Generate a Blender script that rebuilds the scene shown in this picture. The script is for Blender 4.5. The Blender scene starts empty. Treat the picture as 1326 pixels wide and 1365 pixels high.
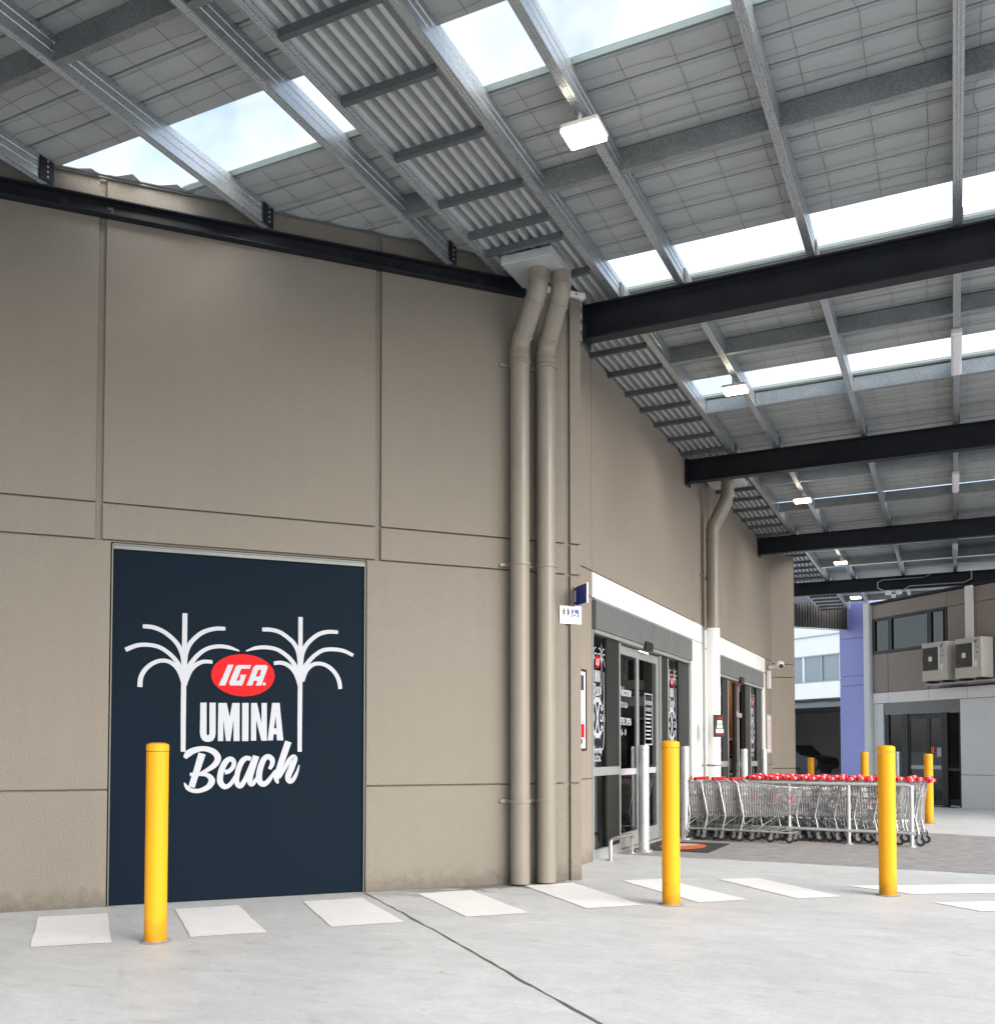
import bpy, bmesh, math, random
from mathutils import Vector, Matrix
from mathutils.geometry import tessellate_polygon

random.seed(7)
S = 0.8            # metres per layout unit (the layout was measured with the camera 1.5 units above the ground)
scene = bpy.context.scene
col = scene.collection

# ------------------------------------------------------------------ camera
YAW, PITCH, HCAM = math.radians(25.4717), math.radians(2.0), 1.5
cam_data = bpy.data.cameras.new('camera')
cam_data.sensor_fit = 'VERTICAL'
cam_data.sensor_height = 36.0
cam_data.lens = 1275.0 / 1365.0 * 36.0
cam_data.shift_y = 272.5 / 1365.0
cam_data.clip_start, cam_data.clip_end = 0.05, 2000.0
cam = bpy.data.objects.new('camera', cam_data)
col.objects.link(cam)
_f0 = Vector((-math.sin(YAW), math.cos(YAW), 0)); _r = Vector((math.cos(YAW), math.sin(YAW), 0)); _z = Vector((0, 0, 1))
_f = _f0 * math.cos(PITCH) + _z * math.sin(PITCH); _u = -_f0 * math.sin(PITCH) + _z * math.cos(PITCH)
_m = Matrix((_r, _u, -_f)).transposed().to_4x4()
_m.translation = Vector((0, 0, HCAM * S))
cam.matrix_world = _m
scene.camera = cam

# ------------------------------------------------------------------ sky, sun, exposure
SUN_DIR = Vector((0.86, -0.30, 0.42)).normalized()       # towards the sun
SUN_EL = math.asin(SUN_DIR.z); SUN_AZ = math.atan2(SUN_DIR.x, SUN_DIR.y)
world = bpy.data.worlds.new('World'); scene.world = world; world.use_nodes = True
wn, wl = world.node_tree.nodes, world.node_tree.links
wn.clear()
w_out = wn.new('ShaderNodeOutputWorld'); w_bg = wn.new('ShaderNodeBackground'); w_sky = wn.new('ShaderNodeTexSky')
w_sky.sky_type = 'NISHITA'; w_sky.sun_disc = False; w_sky.sun_elevation = SUN_EL; w_sky.sun_rotation = SUN_AZ
w_sky.air_density = 1.0; w_sky.dust_density = 2.5; w_sky.ozone_density = 1.0
w_tc = wn.new('ShaderNodeTexCoord'); w_no = wn.new('ShaderNodeTexNoise'); w_rp = wn.new('ShaderNodeValToRGB'); w_mx = wn.new('ShaderNodeMix')
w_mx.data_type = 'RGBA'
w_no.inputs['Scale'].default_value = 3.2; w_no.inputs['Detail'].default_value = 7.0; w_no.inputs['Roughness'].default_value = 0.55; w_no.inputs['Distortion'].default_value = 0.25
w_rp.color_ramp.elements[0].position = 0.36; w_rp.color_ramp.elements[1].position = 0.68; w_rp.color_ramp.elements[0].color = (0.10, 0.10, 0.10, 1)
w_cl = wn.new('ShaderNodeRGB'); w_cl.outputs[0].default_value = (5.0, 5.15, 5.4, 1)     # sunlit cloud, on the sky texture's own scale
wl.new(w_tc.outputs['Generated'], w_no.inputs['Vector']); wl.new(w_no.outputs['Fac'], w_rp.inputs['Fac'])
wl.new(w_rp.outputs['Color'], w_mx.inputs['Factor']); wl.new(w_sky.outputs['Color'], w_mx.inputs[6]); wl.new(w_cl.outputs[0], w_mx.inputs[7])
wl.new(w_mx.outputs[2], w_bg.inputs['Color']); w_bg.inputs['Strength'].default_value = 0.125
wl.new(w_bg.outputs[0], w_out.inputs['Surface'])
sun_data = bpy.data.lights.new('sun', 'SUN'); sun_data.energy = 1.5; sun_data.angle = math.radians(50); sun_data.color = (1.0, 0.98, 0.95)
sun = bpy.data.objects.new('sun', sun_data); col.objects.link(sun)
sun.rotation_euler = SUN_DIR.to_track_quat('Z', 'Y').to_euler()
sun.location = (10, -10, 20)
scene.view_settings.view_transform = 'Standard'; scene.view_settings.look = 'None'
scene.view_settings.exposure = 1.5; scene.view_settings.gamma = 1.0; scene.view_settings.use_curve_mapping = False
try:
    scene.cycles.use_denoising = True
    scene.cycles.max_bounces = 7; scene.cycles.transparent_max_bounces = 8; scene.cycles.diffuse_bounces = 4; scene.cycles.glossy_bounces = 3
    scene.cycles.use_adaptive_sampling = True; scene.cycles.adaptive_threshold = 0.02
    scene.cycles.sample_clamp_indirect = 6.0; scene.cycles.caustics_reflective = False; scene.cycles.caustics_refractive = False
except Exception:
    pass

# ------------------------------------------------------------------ materials
MATS = {}
def _pos(nt, scale=None):
    g = nt.nodes.new('ShaderNodeNewGeometry')
    if scale is None: return g.outputs['Position']
    mp = nt.nodes.new('ShaderNodeVectorMath'); mp.operation = 'MULTIPLY'; mp.inputs[1].default_value = scale
    nt.links.new(g.outputs['Position'], mp.inputs[0]); return mp.outputs[0]
def mat(name, color, rough=0.6, metal=0.0, var=0.0, vscale=3.0, bump=0.0, bscale=60.0, spec=0.5, emit=None, estr=0.0, coat=0.0, stretch=None, detail=5.0):
    if name in MATS: return MATS[name]
    m = bpy.data.materials.new(name); m.use_nodes = True; nt = m.node_tree
    b = nt.nodes['Principled BSDF']
    b.inputs['Base Color'].default_value = (*color, 1); b.inputs['Roughness'].default_value = rough; b.inputs['Metallic'].default_value = metal
    b.inputs['Specular IOR Level'].default_value = spec
    if coat: b.inputs['Coat Weight'].default_value = coat; b.inputs['Coat Roughness'].default_value = 0.15
    if emit: b.inputs['Emission Color'].default_value = (*emit, 1); b.inputs['Emission Strength'].default_value = estr
    if var:
        n = nt.nodes.new('ShaderNodeTexNoise'); n.inputs['Scale'].default_value = vscale; n.inputs['Detail'].default_value = detail; n.inputs['Roughness'].default_value = 0.62
        nt.links.new(_pos(nt, stretch), n.inputs['Vector'])
        mr = nt.nodes.new('ShaderNodeMapRange'); mr.inputs[1].default_value = 0.3; mr.inputs[2].default_value = 0.7
        mr.inputs[3].default_value = 1 - var; mr.inputs[4].default_value = 1 + var
        nt.links.new(n.outputs['Fac'], mr.inputs[0])
        mm = nt.nodes.new('ShaderNodeMix'); mm.data_type = 'RGBA'; mm.blend_type = 'MULTIPLY'; mm.inputs['Factor'].default_value = 1
        mm.inputs[6].default_value = (*color, 1); nt.links.new(mr.outputs[0], mm.inputs[7]); nt.links.new(mm.outputs[2], b.inputs['Base Color'])
        r2 = nt.nodes.new('ShaderNodeMapRange'); r2.inputs[1].default_value = 0.3; r2.inputs[2].default_value = 0.7
        r2.inputs[3].default_value = max(0.05, rough - 0.08); r2.inputs[4].default_value = min(1, rough + 0.08)
        nt.links.new(n.outputs['Fac'], r2.inputs[0]); nt.links.new(r2.outputs[0], b.inputs['Roughness'])
    if bump:
        n2 = nt.nodes.new('ShaderNodeTexNoise'); n2.inputs['Scale'].default_value = bscale; n2.inputs['Detail'].default_value = 4.0
        nt.links.new(_pos(nt), n2.inputs['Vector'])
        bp = nt.nodes.new('ShaderNodeBump'); bp.inputs['Strength'].default_value = bump; bp.inputs['Distance'].default_value = 0.01
        nt.links.new(n2.outputs['Fac'], bp.inputs['Height']); nt.links.new(bp.outputs['Normal'], b.inputs['Normal'])
    MATS[name] = m
    return m

def glass_mat(name, tint, reflect=1.0, rough=0.0):
    m = bpy.data.materials.new(name); m.use_nodes = True; nt = m.node_tree; nt.nodes.clear()
    o = nt.nodes.new('ShaderNodeOutputMaterial'); mx = nt.nodes.new('ShaderNodeMixShader')
    t = nt.nodes.new('ShaderNodeBsdfTransparent'); t.inputs[0].default_value = (*tint, 1)
    g = nt.nodes.new('ShaderNodeBsdfGlossy'); g.inputs['Roughness'].default_value = rough
    fr = nt.nodes.new('ShaderNodeFresnel'); fr.inputs['IOR'].default_value = 1.52
    mu = nt.nodes.new('ShaderNodeMath'); mu.operation = 'MULTIPLY'; mu.inputs[1].default_value = reflect; mu.use_clamp = True
    nt.links.new(fr.outputs[0], mu.inputs[0]); nt.links.new(mu.outputs[0], mx.inputs[0])
    nt.links.new(t.outputs[0], mx.inputs[1]); nt.links.new(g.outputs[0], mx.inputs[2]); nt.links.new(mx.outputs[0], o.inputs['Surface'])
    return m

def concrete_mat():
    m = bpy.data.materials.new('concrete_slab'); m.use_nodes = True; nt = m.node_tree; N, L = nt.nodes, nt.links
    b = N['Principled BSDF']; pos = _pos(nt)
    def noise(scale, detail=6, rough=0.6, vec=pos, dist=0.0):
        n = N.new('ShaderNodeTexNoise'); n.inputs['Scale'].default_value = scale; n.inputs['Detail'].default_value = detail; n.inputs['Roughness'].default_value = rough
        n.inputs['Distortion'].default_value = dist; L.new(vec, n.inputs['Vector']); return n.outputs['Fac']
    def rng(src, a, c, lo, hi):
        r = N.new('ShaderNodeMapRange'); r.inputs[1].default_value = a; r.inputs[2].default_value = c; r.inputs[3].default_value = lo; r.inputs[4].default_value = hi
        L.new(src, r.inputs[0]); return r.outputs[0]
    def mul(a, c):
        q = N.new('ShaderNodeMath'); q.operation = 'MULTIPLY'; L.new(a, q.inputs[0]); L.new(c, q.inputs[1]); return q.outputs[0]
    # trowel sweeps run along the camera's left-right; big soft patches, sweeps, fine grain, sparse pits
    sw = N.new('ShaderNodeMapping'); sw.inputs['Rotation'].default_value = (0, 0, math.radians(-30)); sw.inputs['Scale'].default_value = (0.7, 1.9, 1); L.new(pos, sw.inputs['Vector'])
    patch = mul(rng(noise(0.6, 5, 0.6), 0.3, 0.7, 0.87, 1.07), rng(noise(4.5, 6, 0.72, dist=0.6), 0.3, 0.7, 0.90, 1.05))
    sweep = rng(noise(1.7, 7, 0.68, sw.outputs[0], 1.1), 0.3, 0.72, 0.91, 1.06)
    grain = mul(rng(noise(75, 3, 0.7), 0.25, 0.75, 0.88, 1.10), rng(noise(22, 5, 0.7), 0.28, 0.72, 0.92, 1.06))
    fine = N.new('ShaderNodeMapping'); fine.inputs['Rotation'].default_value = (0, 0, math.radians(-30)); fine.inputs['Scale'].default_value = (1.2, 4.6, 1); L.new(pos, fine.inputs['Vector'])
    marks = rng(noise(1.9, 9, 0.78, fine.outputs[0], 0.9), 0.565, 0.70, 1.0, 0.70)
    vo = N.new('ShaderNodeTexVoronoi'); vo.inputs['Scale'].default_value = 1.7; vo.inputs['Randomness'].default_value = 1.0; L.new(pos, vo.inputs['Vector'])
    bw = N.new('ShaderNodeRGBToBW'); L.new(vo.outputs['Color'], bw.inputs[0])
    dd = N.new('ShaderNodeMath'); dd.operation = 'DIVIDE'; L.new(vo.outputs['Distance'], dd.inputs[0]); L.new(rng(bw.outputs[0], 0.35, 0.95, 0.004, 0.05), dd.inputs[1])
    pit = rng(dd.outputs[0], 0.7, 1.0, 0.55, 1.0)          # gum and oil spots of mixed size
    v = mul(mul(mul(patch, sweep), mul(grain, marks)), pit)
    cm = N.new('ShaderNodeMix'); cm.data_type = 'RGBA'; cm.blend_type = 'MULTIPLY'; cm.inputs['Factor'].default_value = 1
    cm.inputs[6].default_value = (0.625, 0.641, 0.648, 1); L.new(v, cm.inputs[7])
    # damp streaks with a ragged edge below the downpipes at the foot of the wall
    g = N.new('ShaderNodeVectorMath'); g.operation = 'DISTANCE'; st = N.new('ShaderNodeMapping'); st.vector_type = 'POINT'
    st.inputs['Location'].default_value = (0, 0, 0); st.inputs['Rotation'].default_value = (0, 0, math.radians(-47.3)); L.new(pos, st.inputs['Vector'])
    sep = N.new('ShaderNodeSeparateXYZ'); L.new(st.outputs[0], sep.inputs[0])
    th = math.radians(47.3); cs, sn = math.cos(th), math.sin(th)
    s0 = ((-5.63) * cs + 8.54 * sn) * S; o0 = (-(-5.63) * sn + 8.54 * cs) * S
    along = rng(sep.outputs['X'], s0 - 0.3, s0 + 0.9, 0.0, 1.0); along2 = rng(sep.outputs['X'], s0 + 1.75, s0 + 2.0, 1.0, 0.0)
    depth = rng(sep.outputs['Y'], o0 - 0.50, o0 - 0.02, 0.0, 1.0)
    rag = rng(noise(3.0, 6, 0.65, fine.outputs[0], 0.8), 0.35, 0.65, 0.0, 1.0)
    ad = N.new('ShaderNodeMath'); ad.operation = 'ADD'; L.new(rag, ad.inputs[0]); L.new(depth, ad.inputs[1])
    wet = mul(mul(rng(ad.outputs[0], 0.85, 1.15, 0.0, 0.8), mul(along, along2)), rng(depth, 0.0, 0.1, 0, 1))
    cw = N.new('ShaderNodeMix'); cw.data_type = 'RGBA'; cw.blend_type = 'MIX'; L.new(wet, cw.inputs['Factor']); L.new(cm.outputs[2], cw.inputs[6]); cw.inputs[7].default_value = (0.10, 0.098, 0.092, 1)
    L.new(cw.outputs[2], b.inputs['Base Color'])
    L.new(rng(sweep, 0.91, 1.06, 0.62, 0.45), b.inputs['Roughness'])
    b.inputs['Specular IOR Level'].default_value = 0.4
    bp = N.new('ShaderNodeBump'); bp.inputs['Strength'].default_value = 0.15; bp.inputs['Distance'].default_value = 0.01
    L.new(noise(110, 4, 0.7), bp.inputs['Height']); L.new(bp.outputs['Normal'], b.inputs['Normal'])
    return m

def painted_wall(name, color, bump=0.55, bscale=75, streak=0.05):
    m = mat(name, color, 0.62, var=0.05, vscale=1.3, bump=bump, bscale=bscale); nt = m.node_tree; N, L = nt.nodes, nt.links
    b = N['Principled BSDF']; src = b.inputs['Base Color'].links[0].from_socket
    n = N.new('ShaderNodeTexNoise'); n.inputs['Scale'].default_value = 1.0; n.inputs['Detail'].default_value = 7; L.new(_pos(nt, (7, 7, 0.55)), n.inputs['Vector'])
    r1 = N.new('ShaderNodeMapRange'); r1.inputs[1].default_value = 0.3; r1.inputs[2].default_value = 0.7; r1.inputs[3].default_value = 1 - streak; r1.inputs[4].default_value = 1 + streak * 0.6; L.new(n.outputs['Fac'], r1.inputs[0])
    # mud splash low down, with a ragged edge
    sp = N.new('ShaderNodeSeparateXYZ'); L.new(_pos(nt), sp.inputs[0])
    n2 = N.new('ShaderNodeTexNoise'); n2.inputs['Scale'].default_value = 14; n2.inputs['Detail'].default_value = 6; L.new(_pos(nt), n2.inputs['Vector'])
    h = N.new('ShaderNodeMath'); h.operation = 'MULTIPLY'; h.inputs[1].default_value = 0.26; L.new(n2.outputs['Fac'], h.inputs[0])
    d = N.new('ShaderNodeMath'); d.operation = 'SUBTRACT'; L.new(sp.outputs['Z'], d.inputs[0]); L.new(h.outputs[0], d.inputs[1])
    r2 = N.new('ShaderNodeMapRange'); r2.inputs[1].default_value = -0.12; r2.inputs[2].default_value = 0.04; r2.inputs[3].default_value = 0.62; r2.inputs[4].default_value = 1.0; L.new(d.outputs[0], r2.inputs[0])
    mu = N.new('ShaderNodeMath'); mu.operation = 'MULTIPLY'; L.new(r1.outputs[0], mu.inputs[0]); L.new(r2.outputs[0], mu.inputs[1])
    mx = N.new('ShaderNodeMix'); mx.data_type = 'RGBA'; mx.blend_type = 'MULTIPLY'; mx.inputs['Factor'].default_value = 1; L.new(src, mx.inputs[6]); L.new(mu.outputs[0], mx.inputs[7]); L.new(mx.outputs[2], b.inputs['Base Color'])
    return m

def galv_mat(name, color, rough=0.42, metal=0.75, amount=0.22, scale=55):
    m = bpy.data.materials.new(name); m.use_nodes = True; nt = m.node_tree; N, L = nt.nodes, nt.links
    b = N['Principled BSDF']; pos = _pos(nt)
    vo = N.new('ShaderNodeTexVoronoi'); vo.inputs['Scale'].default_value = scale; L.new(pos, vo.inputs['Vector'])
    no = N.new('ShaderNodeTexNoise'); no.inputs['Scale'].default_value = 4.0; no.inputs['Detail'].default_value = 6; L.new(pos, no.inputs['Vector'])
    bw = N.new('ShaderNodeRGBToBW'); L.new(vo.outputs['Color'], bw.inputs[0])
    ad = N.new('ShaderNodeMath'); ad.operation = 'ADD'; L.new(bw.outputs[0], ad.inputs[0]); L.new(no.outputs['Fac'], ad.inputs[1])
    mr = N.new('ShaderNodeMapRange'); mr.inputs[1].default_value = 0.4; mr.inputs[2].default_value = 1.6; mr.inputs[3].default_value = 1 - amount; mr.inputs[4].default_value = 1 + amount
    L.new(ad.outputs[0], mr.inputs[0])
    mm = N.new('ShaderNodeMix'); mm.data_type = 'RGBA'; mm.blend_type = 'MULTIPLY'; mm.inputs['Factor'].default_value = 1; mm.inputs[6].default_value = (*color, 1)
    L.new(mr.outputs[0], mm.inputs[7]); L.new(mm.outputs[2], b.inputs['Base Color'])
    r2 = N.new('ShaderNodeMapRange'); r2.inputs[1].default_value = 0.0; r2.inputs[2].default_value = 1.0; r2.inputs[3].default_value = rough - 0.1; r2.inputs[4].default_value = rough + 0.14
    L.new(bw.outputs[0], r2.inputs[0]); L.new(r2.outputs[0], b.inputs['Roughness'])
    b.inputs['Metallic'].default_value = metal
    return m

M = {}
M['concrete'] = concrete_mat()
M['asphalt'] = mat('brushed_dark_paving', (0.30, 0.288, 0.285), 0.8, var=0.38, vscale=6.5, bump=0.35, bscale=45, stretch=(0.8, 2.0, 1), detail=10)
M['road_paint'] = mat('white_road_paint', (0.87, 0.87, 0.865), 0.55, var=0.04, vscale=6, bump=0.12, bscale=90, detail=7)
def wear(m, under, lo, hi):                      # paint rubbed through to the slab in ragged flecks
    nt = m.node_tree; N, L = nt.nodes, nt.links; b = N['Principled BSDF']; src = b.inputs['Base Color'].links[0].from_socket
    n = N.new('ShaderNodeTexNoise'); n.inputs['Scale'].default_value = 5.0; n.inputs['Detail'].default_value = 10; n.inputs['Roughness'].default_value = 0.75; L.new(_pos(nt), n.inputs['Vector'])
    q = N.new('ShaderNodeMapRange'); q.inputs[1].default_value = lo; q.inputs[2].default_value = hi; q.inputs[4].default_value = 0.8; L.new(n.outputs['Fac'], q.inputs[0])
    x = N.new('ShaderNodeMix'); x.data_type = 'RGBA'; L.new(q.outputs[0], x.inputs['Factor']); L.new(src, x.inputs[6]); x.inputs[7].default_value = (*under, 1); L.new(x.outputs[2], b.inputs['Base Color'])
wear(M['road_paint'], (0.5, 0.51, 0.51), 0.60, 0.68)
M['sealant'] = mat('joint_sealant', (0.12, 0.112, 0.10), 0.8, var=0.35, vscale=14)
M['tan'] = painted_wall('tan_textured_paint', (0.194, 0.172, 0.141), streak=0.026)
M['tan_smooth'] = painted_wall('tan_smooth_paint', (0.262, 0.226, 0.188), 0.12, 40, 0.02)
M['tan_pipe'] = mat('tan_pipe_paint', (0.235, 0.209, 0.171), 0.38, var=0.05, vscale=3)
M['white_paint'] = mat('white_wall_paint', (0.80, 0.80, 0.79), 0.5, var=0.03, vscale=2, bump=0.06, bscale=60)
M['navy'] = mat('navy_door_paint', (0.0048, 0.0115, 0.0205), 0.55, spec=0.045, var=0.1, vscale=2, bump=0.03, bscale=30)
M['decal_white'] = mat('white_vinyl', (0.43, 0.45, 0.495), 0.5, spec=0.25)
M['decal_red'] = mat('red_vinyl', (0.56, 0.003, 0.006), 0.5, spec=0.15)
M['trim_alu'] = mat('door_trim_aluminium', (0.12, 0.125, 0.12), 0.45, metal=0.4)
M['beam'] = mat('navy_black_steel_paint', (0.0105, 0.0118, 0.0155), 0.42, spec=0.25, var=0.2, vscale=4, bump=0.03, bscale=30)
M['galv'] = galv_mat('galvanised_purlin', (0.46, 0.495, 0.52), 0.33, 0.78, 0.05, 120)
M['galv_strut'] = galv_mat('galvanised_strut', (0.30, 0.325, 0.33), 0.42, 0.75, 0.34, 110)
M['galv_gutter'] = galv_mat('gutter_zincalume', (0.62, 0.645, 0.655), 0.40, 0.5, 0.04, 60)
M['galv_dark'] = galv_mat('gutter_crossbar_steel', (0.13, 0.14, 0.145), 0.5, 0.5, 0.2, 50)
M['foil'] = mat('roof_blanket_facing', (0.352, 0.372, 0.372), 0.6, var=0.07, vscale=2.5, bump=0.12, bscale=25)
M['wire'] = mat('safety_mesh_wire', (0.16, 0.16, 0.155), 0.5, metal=0.4)
M['skylight'] = glass_mat('skylight_polycarbonate', (0.97, 0.985, 0.985), 0.05, 0.3)
M['skylight_rib'] = mat('skylight_rib_edge', (0.62, 0.78, 0.76), 0.3, var=0.05)
M['bollard_yellow'] = painted_wall('safety_yellow_paint', (0.80, 0.345, 0.001), 0.05, 25, 0.05)
_y = M['bollard_yellow'].node_tree.nodes['Principled BSDF']; _y.inputs['Specular IOR Level'].default_value = 0.4
M['bollard_galv'] = galv_mat('bollard_galvanised', (0.55, 0.575, 0.60), 0.4, 0.7, 0.12, 40)
M['glass'] = glass_mat('shopfront_glass', (0.50, 0.52, 0.51), 1.15)
M['glass_dark'] = glass_mat('dark_window_glass', (0.16, 0.17, 0.18), 1.6)
M['alu_grey'] = mat('pelmet_grey_aluminium', (0.165, 0.175, 0.175), 0.45, metal=0.25, var=0.04)
M['alu_light'] = mat('frame_light_aluminium', (0.36, 0.38, 0.375), 0.4, metal=0.4, var=0.04)
M['alu_dark'] = mat('frame_charcoal_aluminium', (0.018, 0.0195, 0.018), 0.42, metal=0.2)
M['black'] = mat('black_plastic', (0.012, 0.012, 0.013), 0.45)
M['white_plastic'] = mat('white_plastic', (0.78, 0.78, 0.77), 0.4)
M['chrome'] = galv_mat('trolley_zinc_wire', (0.47, 0.48, 0.49), 0.34, 0.6, 0.1, 30)
M['rubber'] = mat('caster_rubber', (0.022, 0.022, 0.024), 0.6)
M['red_plastic'] = mat('red_handle_plastic', (0.62, 0.008, 0.016), 0.35)
M['rail'] = galv_mat('corral_rail_galvanised', (0.60, 0.625, 0.63), 0.4, 0.6, 0.1, 40)
M['stainless'] = mat('brushed_stainless', (0.60, 0.57, 0.54), 0.28, metal=0.95)
M['blue_sign'] = mat('blue_sign_face', (0.006, 0.02, 0.20), 0.4)
M['sign_white'] = mat('sign_white_face', (0.82, 0.81, 0.83), 0.4)
M['icon_dark'] = mat('sign_icon_dark', (0.03, 0.02, 0.05), 0.5)
M['icon_blue'] = mat('sign_icon_blue', (0.012, 0.055, 0.27), 0.5)
M['grey_print'] = mat('sign_grey_print', (0.35, 0.34, 0.36), 0.5)
M['poster_pink'] = mat('poster_pale_print', (0.70, 0.60, 0.64), 0.4, var=0.15, vscale=9)
M['lamp'] = mat('lamp_lens_lit', (0.9, 0.88, 0.8), 0.3, emit=(1.0, 0.83, 0.58), estr=7.0)
M['lamp_case'] = mat('lamp_casing', (0.60, 0.58, 0.54), 0.45)
M['grey_clad'] = mat('pale_grey_cladding', (0.70, 0.725, 0.74), 0.5, var=0.03, bump=0.05)
M['brown_clad'] = mat('brown_grey_cladding', (0.265, 0.222, 0.192), 0.5, var=0.05, vscale=1.2, bump=0.08, bscale=40)
M['dark_rib'] = mat('dark_ribbed_cladding', (0.020, 0.017, 0.015), 0.5)
M['blue_wall'] = mat('periwinkle_wall_paint', (0.20, 0.22, 0.46), 0.5, var=0.06, vscale=1.5, bump=0.1, bscale=30)
M['far_white'] = mat('white_render', (0.82, 0.83, 0.85), 0.6, var=0.03)
M['far_grey'] = mat('car_park_interior_paint', (0.30, 0.28, 0.265), 0.8, var=0.08)
M['beige_ac'] = mat('air_conditioner_beige_steel', (0.54, 0.51, 0.46), 0.42, var=0.03)
M['ac_dark'] = mat('air_conditioner_coil', (0.06, 0.06, 0.055), 0.6)
M['ac_guard'] = mat('air_conditioner_guard_wire', (0.13, 0.125, 0.115), 0.5)
M['teal_print'] = mat('teal_print', (0.01, 0.27, 0.42), 0.4)
M['mat_dark'] = mat('door_mat_pile', (0.035, 0.033, 0.033), 0.95, var=0.25, vscale=40, bump=0.5, bscale=150)
M['mat_orange'] = mat('door_mat_orange', (0.62, 0.14, 0.045), 0.95, var=0.15, vscale=20)
M['mat_pale'] = mat('door_mat_pale', (0.62, 0.50, 0.44), 0.95, var=0.1, vscale=20)
M['timber'] = mat('orange_timber_panel', (0.40, 0.115, 0.022), 0.45, var=0.22, vscale=3, stretch=(8, 8, 0.7))
M['shop_floor'] = mat('shop_floor', (0.30, 0.28, 0.26), 0.35)
M['shop_wall'] = mat('shop_wall_brown', (0.20, 0.145, 0.10), 0.6, var=0.1)
M['shop_ceiling'] = mat('shop_ceiling', (0.42, 0.38, 0.34), 0.7)
M['shop_red'] = mat('red_goods', (0.50, 0.012, 0.012), 0.4, var=0.3, vscale=12)
M['shop_goods'] = mat('mixed_goods', (0.28, 0.24, 0.19), 0.5, var=0.5, vscale=16)
M['strip_lit'] = mat('shop_ceiling_light_lit', (0.9, 0.9, 0.9), 0.3, emit=(1.0, 0.86, 0.66), estr=9.0)
M['orange_sign'] = mat('orange_exit_sign', (0.75, 0.13, 0.03), 0.5)
M['car_paint'] = mat('black_car_paint', (0.006, 0.006, 0.007), 0.4)
M['car_glass'] = mat('car_window_glass', (0.01, 0.01, 0.012), 0.08)
M['win_mirror'] = mat('sky_reflecting_window', (0.20, 0.25, 0.29), 0.08, spec=1.0)

# ------------------------------------------------------------------ mesh building
class Frame:
    """A wall's own axes: s along the wall, o out of the wall, z up."""
    def __init__(self, O, d, n):
        self.O, self.d, self.n = Vector((*O, 0)), Vector((*d, 0)), Vector((*n, 0))
    def p(self, s, o, z): return self.O + self.d * s + self.n * o + Vector((0, 0, z))
WORLD = Frame((0, 0), (1, 0), (0, 1))
TH = math.radians(47.3)
LW = Frame((-5.63, 8.54), (math.cos(TH), math.sin(TH)), (math.sin(TH), -math.cos(TH)))      # long tan wall on the left
EW = Frame((-4.4, 0), (0, 1), (1, 0))                                                       # wall with the shop entrances
FW = Frame((0.157, 27.5), (math.sin(TH), -math.cos(TH)), (-math.cos(TH), -math.sin(TH)))    # far building; s grows to the right
ORG = {}

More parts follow.
